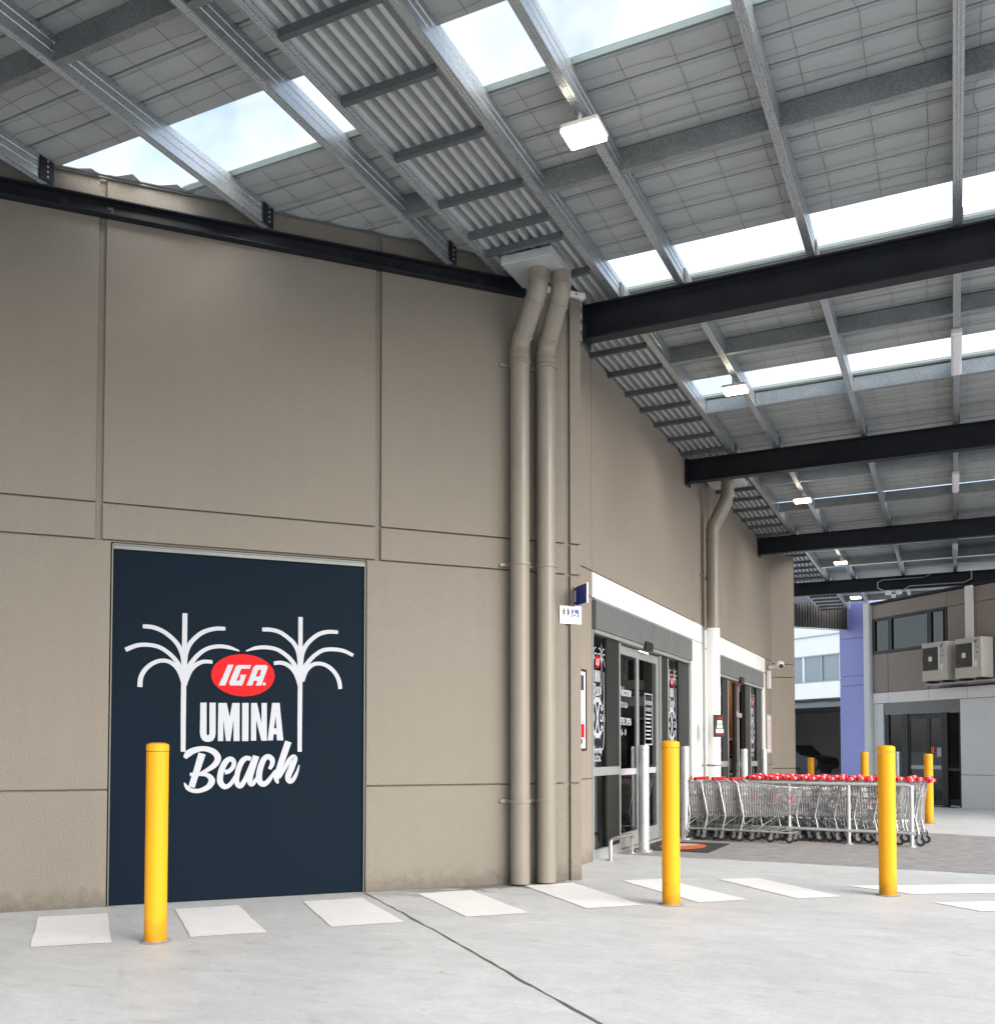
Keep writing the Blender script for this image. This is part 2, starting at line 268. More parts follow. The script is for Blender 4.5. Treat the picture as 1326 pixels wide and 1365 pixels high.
class MB:
    def __init__(self): self.v = []; self.f = []
    def add(self, vs, fs):
        b = len(self.v); self.v += [Vector(v) for v in vs]; self.f += [[b + i for i in f] for f in fs]; return self
    def box(self, s0, s1, o0, o1, z0, z1, fr=WORLD):
        c = [fr.p(s, o, z) for z in (z0, z1) for (s, o) in ((s0, o0), (s1, o0), (s1, o1), (s0, o1))]
        return self.add(c, [(0, 3, 2, 1), (4, 5, 6, 7), (0, 1, 5, 4), (1, 2, 6, 5), (2, 3, 7, 6), (3, 0, 4, 7)])
    def prism(self, poly, o0, o1, fr):           # polygon in (s, z), extruded from o0 to o1
        n = len(poly); vs = [fr.p(s, o0, z) for s, z in poly] + [fr.p(s, o1, z) for s, z in poly]
        return self.add(vs, [list(range(n)), list(range(2 * n - 1, n - 1, -1))] + [(i, (i + 1) % n, n + (i + 1) % n, n + i) for i in range(n)])
    def slab(self, poly, z0, z1):                # polygon in (x, y), extruded upwards
        n = len(poly); vs = [(x, y, z0) for x, y in poly] + [(x, y, z1) for x, y in poly]
        return self.add(vs, [list(range(n - 1, -1, -1)), list(range(n, 2 * n))] + [(i, (i + 1) % n, n + (i + 1) % n, n + i) for i in range(n)])
    def extrude(self, prof, a, b, along):        # closed profile of 2-D points; along = fn(t, p) -> world
        n = len(prof); vs = [along(a, p) for p in prof] + [along(b, p) for p in prof]
        return self.add(vs, [list(range(n)), list(range(2 * n - 1, n - 1, -1))] + [(i, (i + 1) % n, n + (i + 1) % n, n + i) for i in range(n)])
    def tube(self, pts, r, n=8, caps=True, radii=None):
        pts = [Vector(p) for p in pts]; rings = []
        up = None
        for i, p in enumerate(pts):
            t = ((pts[i] - pts[i - 1]).normalized() if i else Vector()) + ((pts[i + 1] - pts[i]).normalized() if i < len(pts) - 1 else Vector())
            t.normalize()
            if up is None:
                up = Vector((0, 0, 1)) if abs(t.z) < 0.9 else Vector((1, 0, 0))
            x = t.cross(up).normalized(); y = x.cross(t).normalized(); up = y
            k = 1.0
            if 0 < i < len(pts) - 1:
                a = (pts[i] - pts[i - 1]).normalized(); k = 1 / max(0.5, a.dot(t))
            rr = radii[i] if radii else r
            rings.append([p + (x * math.cos(2 * math.pi * j / n) + y * math.sin(2 * math.pi * j / n)) * rr * k for j in range(n)])
        vs = [v for rg in rings for v in rg]; fs = []
        for i in range(len(pts) - 1):
            for j in range(n):
                fs.append((i * n + j, i * n + (j + 1) % n, (i + 1) * n + (j + 1) % n, (i + 1) * n + j))
        if caps: fs += [list(range(n - 1, -1, -1)), [(len(pts) - 1) * n + j for j in range(n)]]
        return self.add(vs, fs)
    def lathe(self, c, prof, n=28):              # prof: (r, z)
        c = Vector(c); vs = []; fs = []
        for r, z in prof:
            for j in range(n):
                a = 2 * math.pi * j / n; vs.append(c + Vector((r * math.cos(a), r * math.sin(a), z)))
        for i in range(len(prof) - 1):
            for j in range(n):
                fs.append((i * n + j, i * n + (j + 1) % n, (i + 1) * n + (j + 1) % n, (i + 1) * n + j))
        fs += [list(range(n - 1, -1, -1)), [(len(prof) - 1) * n + j for j in range(n)]]
        return self.add(vs, fs)
    def disc(self, c, ax, r, w, n=16, r_in=0.0):  # short cylinder about axis ax
        c = Vector(c); ax = Vector(ax).normalized(); self.tube([c - ax * w / 2, c + ax * w / 2], r, n); return self
    def build(self, name, material, parent=None, origin=None, smooth=None, bevel=0.0, segs=2, keep=False, recalc=True):
        me = bpy.data.meshes.new(name)
        if parent is not None: o = ORG[parent.name]
        elif origin is not None: o = Vector(origin)
        else:
            xs = [v.x for v in self.v]; ys = [v.y for v in self.v]; zs = [v.z for v in self.v]
            o = Vector(((min(xs) + max(xs)) / 2, (min(ys) + max(ys)) / 2, min(zs)))
        me.from_pydata([((v - o) * S)[:] for v in self.v], [], self.f); me.validate()
        if recalc:
            bm = bmesh.new(); bm.from_mesh(me); bmesh.ops.recalc_face_normals(bm, faces=bm.faces); bm.to_mesh(me); bm.free()
        me.materials.append(M[material] if isinstance(material, str) else material)
        ob = bpy.data.objects.new(name, me); col.objects.link(ob)
        if parent is not None: ob.parent = parent
        else: ob.location = o * S
        ORG[ob.name] = o
        if smooth is not None:
            me.polygons.foreach_set('use_smooth', [True] * len(me.polygons)); me.set_sharp_from_angle(angle=math.radians(smooth))
        if bevel:
            bv = ob.modifiers.new('bevel', 'BEVEL'); bv.width = bevel * S; bv.segments = segs; bv.limit_method = 'ANGLE'; bv.angle_limit = math.radians(40); bv.harden_normals = False
        return ob

def tag(o, label, cat=None, group=None, kind=None):
    if label: o['label'] = label
    if cat: o['category'] = cat
    if group: o['group'] = group
    if kind: o['kind'] = kind
    return o
def thing(name, origin, label, cat, group=None):
    e = bpy.data.objects.new(name, None); col.objects.link(e); e.empty_display_size = 0.2
    e.location = Vector(origin) * S; ORG[e.name] = Vector(origin)
    return tag(e, label, cat, group)
def part_empty(name, parent):
    e = bpy.data.objects.new(name, None); col.objects.link(e); e.parent = parent; ORG[e.name] = ORG[parent.name]; return e
def copy_tree(o, parent=None):
    c = o.copy(); col.objects.link(c); c.parent = parent; ORG[c.name] = ORG[o.name]
    for ch in list(o.children): copy_tree(ch, c)
    return c

def catmull(pts, ws, k=6):
    out = []; n = len(pts)
    for i in range(n - 1):
        p0, p1, p2, p3 = pts[max(i - 1, 0)], pts[i], pts[i + 1], pts[min(i + 2, n - 1)]
        for j in range(k):
            t = j / k
            q = [0.5 * (2 * p1[a] + (p2[a] - p0[a]) * t + (2 * p0[a] - 5 * p1[a] + 4 * p2[a] - p3[a]) * t * t + (3 * p1[a] - p0[a] - 3 * p2[a] + p3[a]) * t ** 3) for a in (0, 1)]
            out.append((q[0], q[1], ws[i] + (ws[i + 1] - ws[i]) * t))
    out.append((*pts[-1], ws[-1])); return out
def stroke(mb, pts, ws, fr, cs, cz, o, scale=1.0, sq=1.0):
    c = catmull(pts, ws); L, R = [], []
    for i, (s, z, w) in enumerate(c):
        a, b = c[max(i - 1, 0)], c[min(i + 1, len(c) - 1)]
        tx, tz = b[0] - a[0], b[1] - a[1]; l = math.hypot(tx, tz) or 1; nx, nz = -tz / l, tx / l
        L.append(fr.p(cs + (s + nx * w / 2) * scale * sq, o, cz + (z + nz * w / 2) * scale)); R.append(fr.p(cs + (s - nx * w / 2) * scale * sq, o, cz + (z - nz * w / 2) * scale))
    n = len(c); mb.add(L + R, [(i, i + 1, n + i + 1, n + i) for i in range(n - 1)])
def fill_polys(mb, loops, fr, cs, cz, o, scale=1.0, sq=1.0):
    """A flat letter, holes included."""
    vs = [Vector((a, b, 0)) for lp in loops for a, b in lp]
    tris = tessellate_polygon([[Vector((a, b, 0)) for a, b in lp] for lp in loops])
    mb.add([fr.p(cs + v.x * scale * sq, o, cz + v.y * scale) for v in vs], [list(t) for t in tris])
def text(mb, body, fr, s, z, o, size, squeeze=1.0, shear=0.0, bold=0.0, align='CENTER', flip=1):
    cu = bpy.data.curves.new('text', 'FONT'); cu.body = body; cu.size = size; cu.shear = shear; cu.offset = bold * size; cu.align_x = align; cu.resolution_u = 3
    ob = bpy.data.objects.new('text', cu); me = bpy.data.meshes.new_from_object(ob)
    mb.add([fr.p(s + v.co.x * squeeze * flip, o, z + v.co.y) for v in me.vertices], [list(p.vertices) for p in me.polygons])
    bpy.data.objects.remove(ob); bpy.data.curves.remove(cu); bpy.data.meshes.remove(me)
def ellipse(mb, cs, cz, rs, rz, fr, o, n=48, a0=0, a1=2 * math.pi):
    pts = [(cs + rs * math.cos(a0 + (a1 - a0) * i / n), cz + rz * math.sin(a0 + (a1 - a0) * i / n)) for i in range(n)]
    mb.add([fr.p(s, o, z) for s, z in pts], [list(range(n))])
def flat(mb, s0, s1, z0, z1, fr, o): mb.add([fr.p(s0, o, z0), fr.p(s1, o, z0), fr.p(s1, o, z1), fr.p(s0, o, z1)], [(0, 1, 2, 3)])
# ================================================================== ground
g = MB(); R_ = 700
g.add([(-R_, -R_, 0), (R_, -R_, 0), (R_, R_, 0), (-R_, R_, 0)], [(0, 1, 2, 3)])
ground = tag(g.build('ground', 'concrete', origin=(0, 0, 0)), 'pale trowelled concrete paving in front of the shop', kind='structure')
paving = MB().slab([(-4.4, 13.2), (-2.0, 13.17), (0.4, 13.0), (4.0, 12.6), (12.0, 11.6), (12.0, 17.2), (0.6, 18.55), (-0.4, 18.9), (-4.4, 19.6)], 0.0, 0.008)
tag(paving.build('dark_paving', 'asphalt'), 'dark brushed paving strip under the shopping trolleys', kind='structure')
STRIPES = [[(-8.25, 5.2), (-7.85, 5.6), (-6.75, 4.62), (-7.15, 4.2)],
 [(-7.42, 6.02), (-7.02, 6.43), (-5.92, 5.47), (-6.34, 5.08)], [(-6.63, 6.87), (-6.24, 7.30), (-5.10, 6.32), (-5.53, 5.90)],
 [(-5.82, 7.75), (-5.42, 8.20), (-4.33, 7.21), (-4.77, 6.75)], [(-5.06, 8.69), (-4.67, 9.15), (-3.54, 8.11), (-3.96, 7.67)],
 [(-4.29, 9.70), (-3.90, 10.15), (-2.73, 8.99), (-3.14, 8.56)], [(-3.46, 10.56), (-3.08, 10.9), (-1.88, 9.76), (-2.28, 9.37)],
 [(-2.49, 11.15), (-2.10, 11.46), (-1.05, 10.39), (-1.44, 10.04)], [(-1.1, 11.22), (0.9, 12.35), (1.25, 11.85), (-0.41, 10.86)],
 [(-0.20, 10.36), (1.3, 11.3), (1.7, 10.85), (0.2, 9.98)]]
for q in STRIPES:
    m_ = MB(); n = 6; rr = random.Random(len(MATS) + int(q[0][0] * 100))
    edge = []
    for i in range(4):                                    # slightly worn, uneven paint edges
        a, b = Vector(q[i]), Vector(q[(i + 1) % 4])
        for k in range(n):
            p = a.lerp(b, k / n); w = 0 if k == 0 else 0.006
            edge.append((p.x + rr.uniform(-w, w), p.y + rr.uniform(-w, w)))
    m_.add([(x, y, 0.005) for x, y in edge], [list(range(len(edge)))])
    m_.build('painted_stripe', 'road_paint', ground)
m_ = MB(); jp = [(-5.60, 8.52), (-4.6, 7.62), (-3.57, 6.69), (-2.62, 5.79), (-1.79, 5.04), (-0.3, 3.7), (1.4, 2.1)]
pts = []
for i in range(len(jp) - 1):
    for k in range(8):
        t = k / 8; pts.append((jp[i][0] + (jp[i + 1][0] - jp[i][0]) * t, jp[i][1] + (jp[i + 1][1] - jp[i][1]) * t))
L_ = []; R2 = []
for i, (x, y) in enumerate(pts):
    w = 0.010 + random.uniform(-0.005, 0.005); j = random.uniform(-0.006, 0.006)
    L_.append((x + 0.7 * w + j, y + 0.72 * w + j, 0.003)); R2.append((x - 0.7 * w + j, y - 0.72 * w + j, 0.003))
n = len(pts); m_.add(L_ + R2, [(i, i + 1, n + i + 1, n + i) for i in range(n - 1)]); m_.build('expansion_joint', 'sealant', ground)

# ================================================================== supermarket: long tan wall on the left
market = thing('supermarket_building', (-4.4, 12.0, 0), 'tan concrete supermarket building with navy panel door and glass entrances', 'building')
G = 0.008
def panel(fr, s0, s1, z0, z1, o0=-0.05, o1=0.0, m='tan', name='wall_panel', bev=0.006):
    return MB().box(s0 + G, s1 - G, o0, o1, z0 + G, z1 - G, fr).build(name, m, market, bevel=bev)
JV = 0.024
for s0, s1 in ((-19.0, -5.5), (-5.5, -2.62 - JV), (-2.62 + JV, 0.14 - JV), (0.14 + JV, 2.395 - JV)):
    panel(LW, s0, s1, 3.89, 7.14); panel(LW, s0, s1, 3.53, 3.89)
for s0, s1 in ((-19.0, -5.5), (-5.5, -2.502), (0.012, 2.395 - JV)):
    panel(LW, s0, s1, 1.115, 3.53); panel(LW, s0, s1, -0.01, 1.115)
for z0, z1 in ((-0.01, 1.115), (1.115, 3.53), (3.53, 3.89), (3.89, 6.8)):
    panel(LW, 2.395 + JV, 2.575, z0, z1, o0=-0.75, name='pilaster_panel')
MB().box(-19.0, -2.51, -0.30, -0.035, 0, 7.12, LW).build('backing_wall', 'tan', market)
MB().box(0.02, 2.55, -0.30, -0.035, 0, 7.10, LW).build('backing_wall', 'tan', market)
MB().box(-2.51, 0.02, -0.30, -0.035, 3.52, 7.12, LW).build('backing_wall', 'tan', market)
MB().box(-19.0, 1.95, 0.001, 0.035, 7.07, 7.085, LW).build('wall_flashing', 'alu_grey', market)
cap = MB().box(1.80, 2.62, -0.05, 0.03, 6.805, 6.87, LW).build('pilaster_cap', 'white_plastic', market, bevel=0.004)
for s in (1.9, 2.2, 2.5): MB().disc(LW.p(s, 0.033, 6.838), LW.n, 0.010, 0.008, 8).build('screw', 'black', cap)
# the navy panel door
dr = MB()
dr.box(-2.50, -2.486, -0.06, 0.004, 0.0, 3.50, LW).box(-0.006, 0.008, -0.06, 0.004, 0.0, 3.50, LW).box(-2.486, -0.006, -0.06, 0.008, 3.484, 3.505, LW)
door = dr.build('panel_door', 'trim_alu', market, bevel=0.002)
MB().box(-2.51, 0.02, -0.30, -0.07, 0, 3.51, LW).build('door_backing', 'navy', door)  # added box behind the leaves, stops light showing through the seam
MB().box(-2.484, -1.2453, -0.05, -0.022, 0.012, 3.474, LW).build('door_leaf', 'navy', door)
MB().box(-1.2447, -0.008, -0.05, -0.022, 0.012, 3.474, LW).build('door_leaf', 'navy', door)
MB().box(-2.484, -0.008, -0.05, 0.006, 3.45, 3.483, LW).build('door_head_trim', 'alu_grey', door)

PALM_STROKES = [([(-.569,.858),(-.569,.607),(-.57,.343),(-.569,.141)],[.0475,.0475,.0475,.0475]),([(-.96,.709),(-.867,.704),(-.772,.668),(-.685,.602),(-.627,.533),(-.588,.444),(-.572,.343),(-.571,.252)],[.0392,.0413,.0413,.0413,.0433,.0454,.0475,.0475]),([(-1.115,.472),(-1.014,.518),(-.911,.529),(-.808,.511),(-.722,.459),(-.654,.391),(-.606,.312),(-.576,.222)],[.0433,.0413,.0392,.0392,.0392,.0413,.0454,.0475]),([(-.979,.113),(-.973,.201),(-.936,.281),(-.872,.343),(-.797,.376),(-.721,.373),(-.654,.33),(-.605,.261),(-.574,.171)],[.0475,.0454,.0433,.0413,.0392,.0392,.0413,.0475,.0516]),([(-.179,.722),(-.28,.717),(-.387,.681),(-.464,.621),(-.522,.548),(-.557,.455),(-.568,.343),(-.569,.252)],[.0351,.0413,.0433,.0433,.0454,.0475,.0495,.0495]),([(-.039,.501),(-.139,.533),(-.239,.541),(-.337,.52),(-.414,.471),(-.481,.397),(-.534,.304),(-.561,.212)],[.0103,.0371,.0392,.0392,.0413,.0454,.0516,.0536]),([(-.301,.381),(-.384,.382),(-.452,.352),(-.509,.295),(-.549,.212),(-.567,.141)],[.0351,.0392,.0433,.0495,.0557,.0475]),([(-.573,.22),(-.573,-.161),(-.571,-.519)],[.0487,.0487,.0448]),([(.574,.879),(.575,.656),(.576,.381),(.575,.149)],[.0454,.0454,.0454,.0454]),([(.968,.738),(.871,.739),(.775,.713),(.69,.651),(.627,.574),(.592,.488),(.581,.381),(.576,.286)],[.0371,.0413,.0433,.0433,.0454,.0475,.0475,.0475]),([(1.132,.499),(1.034,.542),(.926,.556),(.818,.544),(.733,.493),(.66,.416),(.608,.329),(.582,.244)],[.0351,.0392,.0413,.0413,.0413,.0454,.0495,.0516]),([(.995,.14),(.982,.223),(.938,.308),(.862,.375),(.777,.401),(.702,.385),(.634,.32),(.593,.213)],[.0413,.0454,.0433,.0413,.0392,.0413,.0475,.0516]),([(.185,.731),(.272,.732),(.365,.71),(.448,.656),(.511,.596),(.554,.507),(.572,.381),(.574,.286)],[.0392,.0413,.0413,.0413,.0433,.0454,.0475,.0475]),([(.025,.503),(.12,.538),(.222,.549),(.325,.535),(.408,.491),(.481,.426),(.539,.338),(.566,.244)],[.0103,.0371,.0392,.0392,.0413,.0433,.0475,.0516]),([(.304,.388),(.378,.396),(.451,.372),(.513,.316),(.556,.233),(.574,.159)],[.0371,.0413,.0433,.0475,.0536,.0475]),([(.575,.252),(.574,-.146),(.575,-.52)],[.0468,.0468,.0429])]
BEACH_STROKES = [([(-.391,-.537),(-.439,-.703),(-.488,-.87)],[.0719,.0632,.061]),([(-.554,-.582),(-.522,-.537),(-.471,-.507),(-.4,-.489),(-.328,-.497),(-.266,-.532),(-.239,-.586),(-.265,-.645),(-.326,-.693),(-.398,-.735),(-.433,-.745)],[.0327,.0675,.061,.0501,.0523,.0599,.0632,.0566,.0436,.0327,.0218]),([(-.505,-.744),(-.428,-.742),(-.356,-.746),(-.31,-.775),(-.296,-.816),(-.329,-.869),(-.406,-.905),(-.477,-.904),(-.528,-.875),(-.557,-.826)],[.0327,.0348,.0392,.0523,.0653,.0544,.0436,.0414,.0392,.0109]),([(-.172,-.726),(-.124,-.71),(-.087,-.662),(-.086,-.614),(-.119,-.592),(-.161,-.619),(-.197,-.688),(-.215,-.763),(-.211,-.828),(-.174,-.869),(-.127,-.856),(-.086,-.802),(-.05,-.722)],[.0479,.0436,.0436,.0457,.0501,.0566,.0588,.0588,.0588,.0523,.0436,.037,.0196]),([(.086,-.593),(.038,-.584),(-.004,-.619),(-.037,-.695),(-.053,-.776),(-.049,-.839),(-.017,-.865),(.025,-.809),(.063,-.712),(.097,-.614)],[.0392,.0479,.0544,.0544,.0501,.0501,.0501,.0479,.037,.024]),([(.136,-.562),(.108,-.658),(.082,-.756),(.075,-.821),(.096,-.848),(.131,-.81),(.178,-.724)],[.0653,.061,.0566,.0523,.0479,.037,.0174]),([(.269,-.697),(.296,-.648),(.295,-.599),(.257,-.569),(.215,-.593),(.183,-.669),(.166,-.756),(.174,-.822),(.211,-.85),(.254,-.823),(.297,-.763),(.329,-.709)],[.0327,.0457,.0523,.0523,.0544,.0588,.061,.0588,.0544,.0479,.037,.0196]),([(.459,-.415),(.414,-.55),(.377,-.665),(.34,-.78),(.357,-.844)],[.0675,.0653,.0632,.0588,.0196]),([(.373,-.791),(.416,-.704),(.464,-.616),(.508,-.574),(.522,-.6),(.487,-.699),(.458,-.776),(.471,-.823),(.509,-.809),(.547,-.738),(.572,-.655)],[.0152,.037,.0479,.0501,.061,.0632,.061,.0479,.0436,.0305,.0087])]
UMINA_POLYS = [[[(-.413,-.029),(-.353,-.028),(-.35,-.339),(-.344,-.355),(-.332,-.355),(-.323,-.339),(-.325,-.028),(-.266,-.027),(-.263,-.333),(-.269,-.376),(-.288,-.406),(-.319,-.42),(-.355,-.42),(-.386,-.406),(-.405,-.377),(-.414,-.334)]],[[(-.24,-.029),(-.158,-.028),(-.129,-.17),(-.104,-.027),(-.032,-.026),(-.029,-.411),(-.088,-.411),(-.09,-.197),(-.119,-.411),(-.163,-.412),(-.189,-.193),(-.189,-.412),(-.241,-.412)]],[[(-.007,-.025),(.057,-.024),(.058,-.411),(-.005,-.411)]],[[(.081,-.024),(.14,-.022),(.187,-.232),(.185,-.022),(.239,-.021),(.242,-.407),(.186,-.407),(.133,-.194),(.135,-.407),(.083,-.407)]],[[(.291,-.02),(.367,-.018),(.408,-.403),(.343,-.403),(.338,-.341),(.309,-.341),(.303,-.403),(.249,-.404)],[(.313,-.28),(.338,-.28),(.326,-.148)]]]
IGA_POLYS = [[[(-0.15,0.358),(-0.096,0.36),(-0.175,0.148),(-0.238,0.146)]],[[(0.078,0.362),(-0.051,0.358),(-0.02,0.322),(0.064,0.324)]],[[(-0.051,0.358),(-0.073,0.345),(-0.138,0.178),(-0.066,0.199),(-0.02,0.322)]],[[(-0.138,0.178),(-0.128,0.149),(-0.009,0.152),(0.0086,0.2),(-0.038,0.2),(-0.066,0.199)]],[[(-0.038,0.2),(0.0086,0.2),(0.031,0.262),(-0.015,0.261),(-0.025,0.235)]],[[(-0.034,0.235),(-0.025,0.235),(-0.015,0.261),(-0.024,0.261)]],[[(0.033,0.153),(0.102,0.343),(0.126,0.363),(0.226,0.367),(0.244,0.348),(0.18,0.157),(0.124,0.155),(0.143,0.205),(0.107,0.204),(0.09,0.155)],[(0.122,0.245),(0.158,0.247),(0.182,0.316),(0.148,0.315)]]]

def logo(fr, cs, cz, o, scale, parent, sq=1.0):
    a = MB()
    for i, (p, w) in enumerate(PALM_STROKES): stroke(a, p, w, fr, cs, cz, o + 0.0002 * i, scale, sq)
    a.build('palm_tree_decal', 'decal_white', parent, recalc=False)
    a = MB(); ellipse(a, cs + 0.001 * scale, cz + 0.256 * scale, 0.313 * scale * sq, 0.214 * scale, fr, o + 0.004); a.build('oval_emblem', 'decal_red', parent, recalc=False)
    a = MB()
    for lp in IGA_POLYS: fill_polys(a, lp, fr, cs, cz, o + 0.0055, scale, sq)
    ellipse(a, cs + 0.209 * scale * sq, cz + 0.173 * scale, 0.016 * scale * sq, 0.016 * scale, fr, o + 0.0055, 12); a.build('emblem_lettering', 'decal_white', parent, recalc=False)
    a = MB()
    for lp in UMINA_POLYS: fill_polys(a, lp, fr, cs, cz, o, scale, sq)
    a.build('town_lettering', 'decal_white', parent, recalc=False)
    a = MB()
    for i, (p, w) in enumerate(BEACH_STROKES): stroke(a, p, w, fr, cs, cz, o + 0.0003 * i, scale, sq)
    a.build('script_lettering', 'decal_white', parent, recalc=False)
logo(LW, -1.25, 2.0, -0.020, 1.0, door)

# ================================================================== supermarket: wall with the two glass entrances
# tan panels above and beside the doors
for z0, z1 in ((-0.01, 1.115), (1.115, 3.57), (3.57, 3.93), (3.93, 6.9)):
    panel(EW, 10.9, 12.215, z0, z1, m='tan_smooth')
for s0, s1 in ((12.215, 17.85), (17.85, 20.9), (20.9, 25.33), (25.33, 26.40)):
    panel(EW, s0, s1, 3.93 if s1 < 19 else 3.88, 6.9, m='tan_smooth')
for z0, z1 in ((-0.01, 1.115), (1.115, 3.5), (3.5, 3.88)):
    panel(EW, 25.36, 26.40, z0, z1, m='tan_smooth')
MB().box(10.8, 12.25, -0.35, -0.04, 0, 6.9, EW).build('backing_wall', 'tan_smooth', market)
MB().box(12.25, 26.5, -0.35, -0.04, 3.60, 6.9, EW).build('backing_wall', 'tan_smooth', market)
MB().box(17.70, 19.98, -0.35, -0.04, 0, 3.62, EW).build('backing_wall', 'white_paint', market)
MB().box(25.08, 26.5, -0.35, -0.04, 0, 3.62, EW).build('backing_wall', 'tan_smooth', market)
# white painted portals
panel(EW, 12.225, 18.70, 3.57, 3.93, m='white_paint', name='white_lintel', o1=0.004)
panel(EW, 17.66, 18.70, -0.01, 3.57, m='white_paint', name='white_jamb', o1=0.004)
panel(EW, 18.70, 25.36, 3.50, 3.88, m='white_paint', name='white_lintel', o1=0.004)
panel(EW, 18.70, 20.01, -0.01, 3.50, m='white_paint', name='white_jamb', o1=0.004)
panel(EW, 25.07, 25.36, -0.01, 3.50, m='white_paint', name='white_jamb', o1=0.004)
# slanted end wall past the second entrance (parallel to the long left wall)
E2 = Frame((-4.4, 26.4), (math.cos(TH), math.sin(TH)), (math.sin(TH), -math.cos(TH)))
for z0, z1 in ((-0.01, 1.0), (1.0, 3.46), (3.46, 3.82), (3.82, 6.80)):
    panel(E2, -0.02, 0.775, z0, z1, m='tan_smooth', o0=-0.9)

def pane(parent, s0, s1, z0, z1, o=-0.085, m='glass', fr=EW, name='pane'):
    return MB().box(s0, s1, o - 0.005, o + 0.005, z0, z1, fr).build(name, m, parent)
def entrance(s0, s1, zh, zt, posts, panes, doors, rails, open_gap):
    fm = MB()
    fm.box(s0, s1, -0.14, 0.02, zt - 0.03, zt, EW).box(s0, s0 + 0.045, -0.14, -0.02, 0, zh, EW).box(s1 - 0.045, s1, -0.14, -0.02, 0, zh, EW)
    fm.box(s0 + 0.045, s1 - 0.045, -0.14, 0.012, zh - 0.055, zh, EW)
    ent = fm.build('glass_entrance', 'alu_light', market, bevel=0.003)
    n = 3; w = (s1 - s0 - 0.02) / n
    cuts = [s0 + 0.01] + open_gap + [s1 - 0.01]
    for a, b in zip(cuts[:-1], cuts[1:]): MB().box(a + 0.006, b - 0.006, -0.13, 0.03, zh + 0.004, zt - 0.034, EW).build('pelmet_panel', 'alu_grey', ent, bevel=0.004)
    for a, b in posts: MB().box(a, b, -0.15, -0.045, 0.0, zh - 0.056, EW).build('dark_post', 'alu_dark', ent, bevel=0.004)
    for a, b, z0, z1 in rails: MB().box(a, b, -0.11, -0.035, z0, z1, EW).build('rail', 'alu_light', ent, bevel=0.003)
    for a, b, z0, z1 in panes: pane(ent, a, b, z0, z1)
    for a, b, off in doors:
        zz = zh - 0.08
        lf = MB().box(a, a + 0.06, off - 0.025, off + 0.025, 0.03, zz, EW).box(b - 0.06, b, off - 0.025, off + 0.025, 0.03, zz, EW)
        lf.box(a + 0.06, b - 0.06, off - 0.025, off + 0.025, 0.03, 0.25, EW).box(a + 0.06, b - 0.06, off - 0.025, off + 0.025, zz - 0.13, zz, EW)
        lf.build('sliding_leaf', 'alu_light', ent, bevel=0.003)
        pane(ent, a + 0.06, b - 0.06, 0.25, zz - 0.13, off)
        bd = MB(); flat(bd, a + 0.07, b - 0.07, 1.12, 1.215, EW, off + 0.009); bd.build('safety_strip', 'decal_white', ent, recalc=False)
    sc = (posts[0][1] + posts[1][0]) / 2
    MB().box(sc - 0.06, sc + 0.28, 0.0, 0.075, zh - 0.075, zh + 0.06, EW).build('door_sensor', 'black', ent, bevel=0.012)
    return ent
ent1 = entrance(12.29, 17.64, 3.15, 3.57,
    posts=[(12.95, 13.50), (15.74, 16.20), (16.90, 17.58)],
    panes=[(12.335, 12.95, 0.13, 1.14), (12.335, 12.95, 1.26, 3.09), (16.2, 16.9, 0.13, 3.09)],
    doors=[(13.54, 14.58, -0.11), (14.58, 15.70, -0.115)],
    rails=[(12.335, 13.5, 1.14, 1.26), (12.335, 13.5, 0.0, 0.13), (13.50, 13.54, 0.0, 3.09), (15.70, 15.74, 0, 3.09), (16.2, 16.9, 0.0, 0.13), (16.16, 16.2, 0.13, 3.09), (13.54, 15.70, 0.0, 0.02)], open_gap=[13.52, 16.17])
ent2 = entrance(20.02, 25.06, 3.10, 3.50,
    posts=[(20.50, 21.02), (23.0, 23.62), (24.42, 25.0)],
    panes=[(20.065, 20.50, 0.13, 1.14), (20.065, 20.50, 1.26, 3.04), (23.62, 24.42, 0.13, 1.1), (23.62, 24.42, 1.22, 3.04)],
    doors=[(22.85, 23.75, -0.20)],
    rails=[(20.065, 21.02, 1.14, 1.26), (20.065, 21.02, 0.0, 0.13), (21.02, 21.07, 0.0, 3.04), (23.62, 24.42, 1.10, 1.22), (23.62, 24.42, 0, 0.13), (23.58, 23.62, 0.13, 3.04)], open_gap=[21.05, 23.6])
MB().box(21.98, 22.05, -0.15, -0.08, 0.0, 3.03, EW).build('dark_post', 'alu_dark', ent2)
# glass decals
def ring_emblem(parent, cs, cz, r, o):
    a = MB()
    for (t0, t1) in ((25, 155), (205, 335)):
        pts = [(r * math.cos(math.radians(t)), r * 1.15 * math.sin(math.radians(t))) for t in range(t0, t1 + 1, 10)]
        stroke(a, pts, [0.07] * len(pts), EW, cs, cz, o)
    for sg in (-1, 1): stroke(a, [(-0.11 * sg, -0.3), (0, 0), (0.11 * sg, 0.3)], [0.025, 0.05, 0.03], EW, cs, cz, o + 0.0006 * sg)
    for dz in (0.17, -0.17):
        flat(a, cs - 0.28, cs - 0.12, cz + dz - 0.012, cz + dz + 0.012, EW, o); flat(a, cs + 0.12, cs + 0.28, cz + dz - 0.012, cz + dz + 0.012, EW, o)
    text(a, 'Cafe', EW, cs + 0.20, cz - 0.05, o, 0.15, squeeze=0.8, bold=0.02); text(a, 'Deli', EW, cs - 0.20, cz - 0.05, o, 0.15, squeeze=0.8, bold=0.02)
    a.build('ring_emblem_decal', 'decal_white', parent, recalc=False)
OG = -0.078
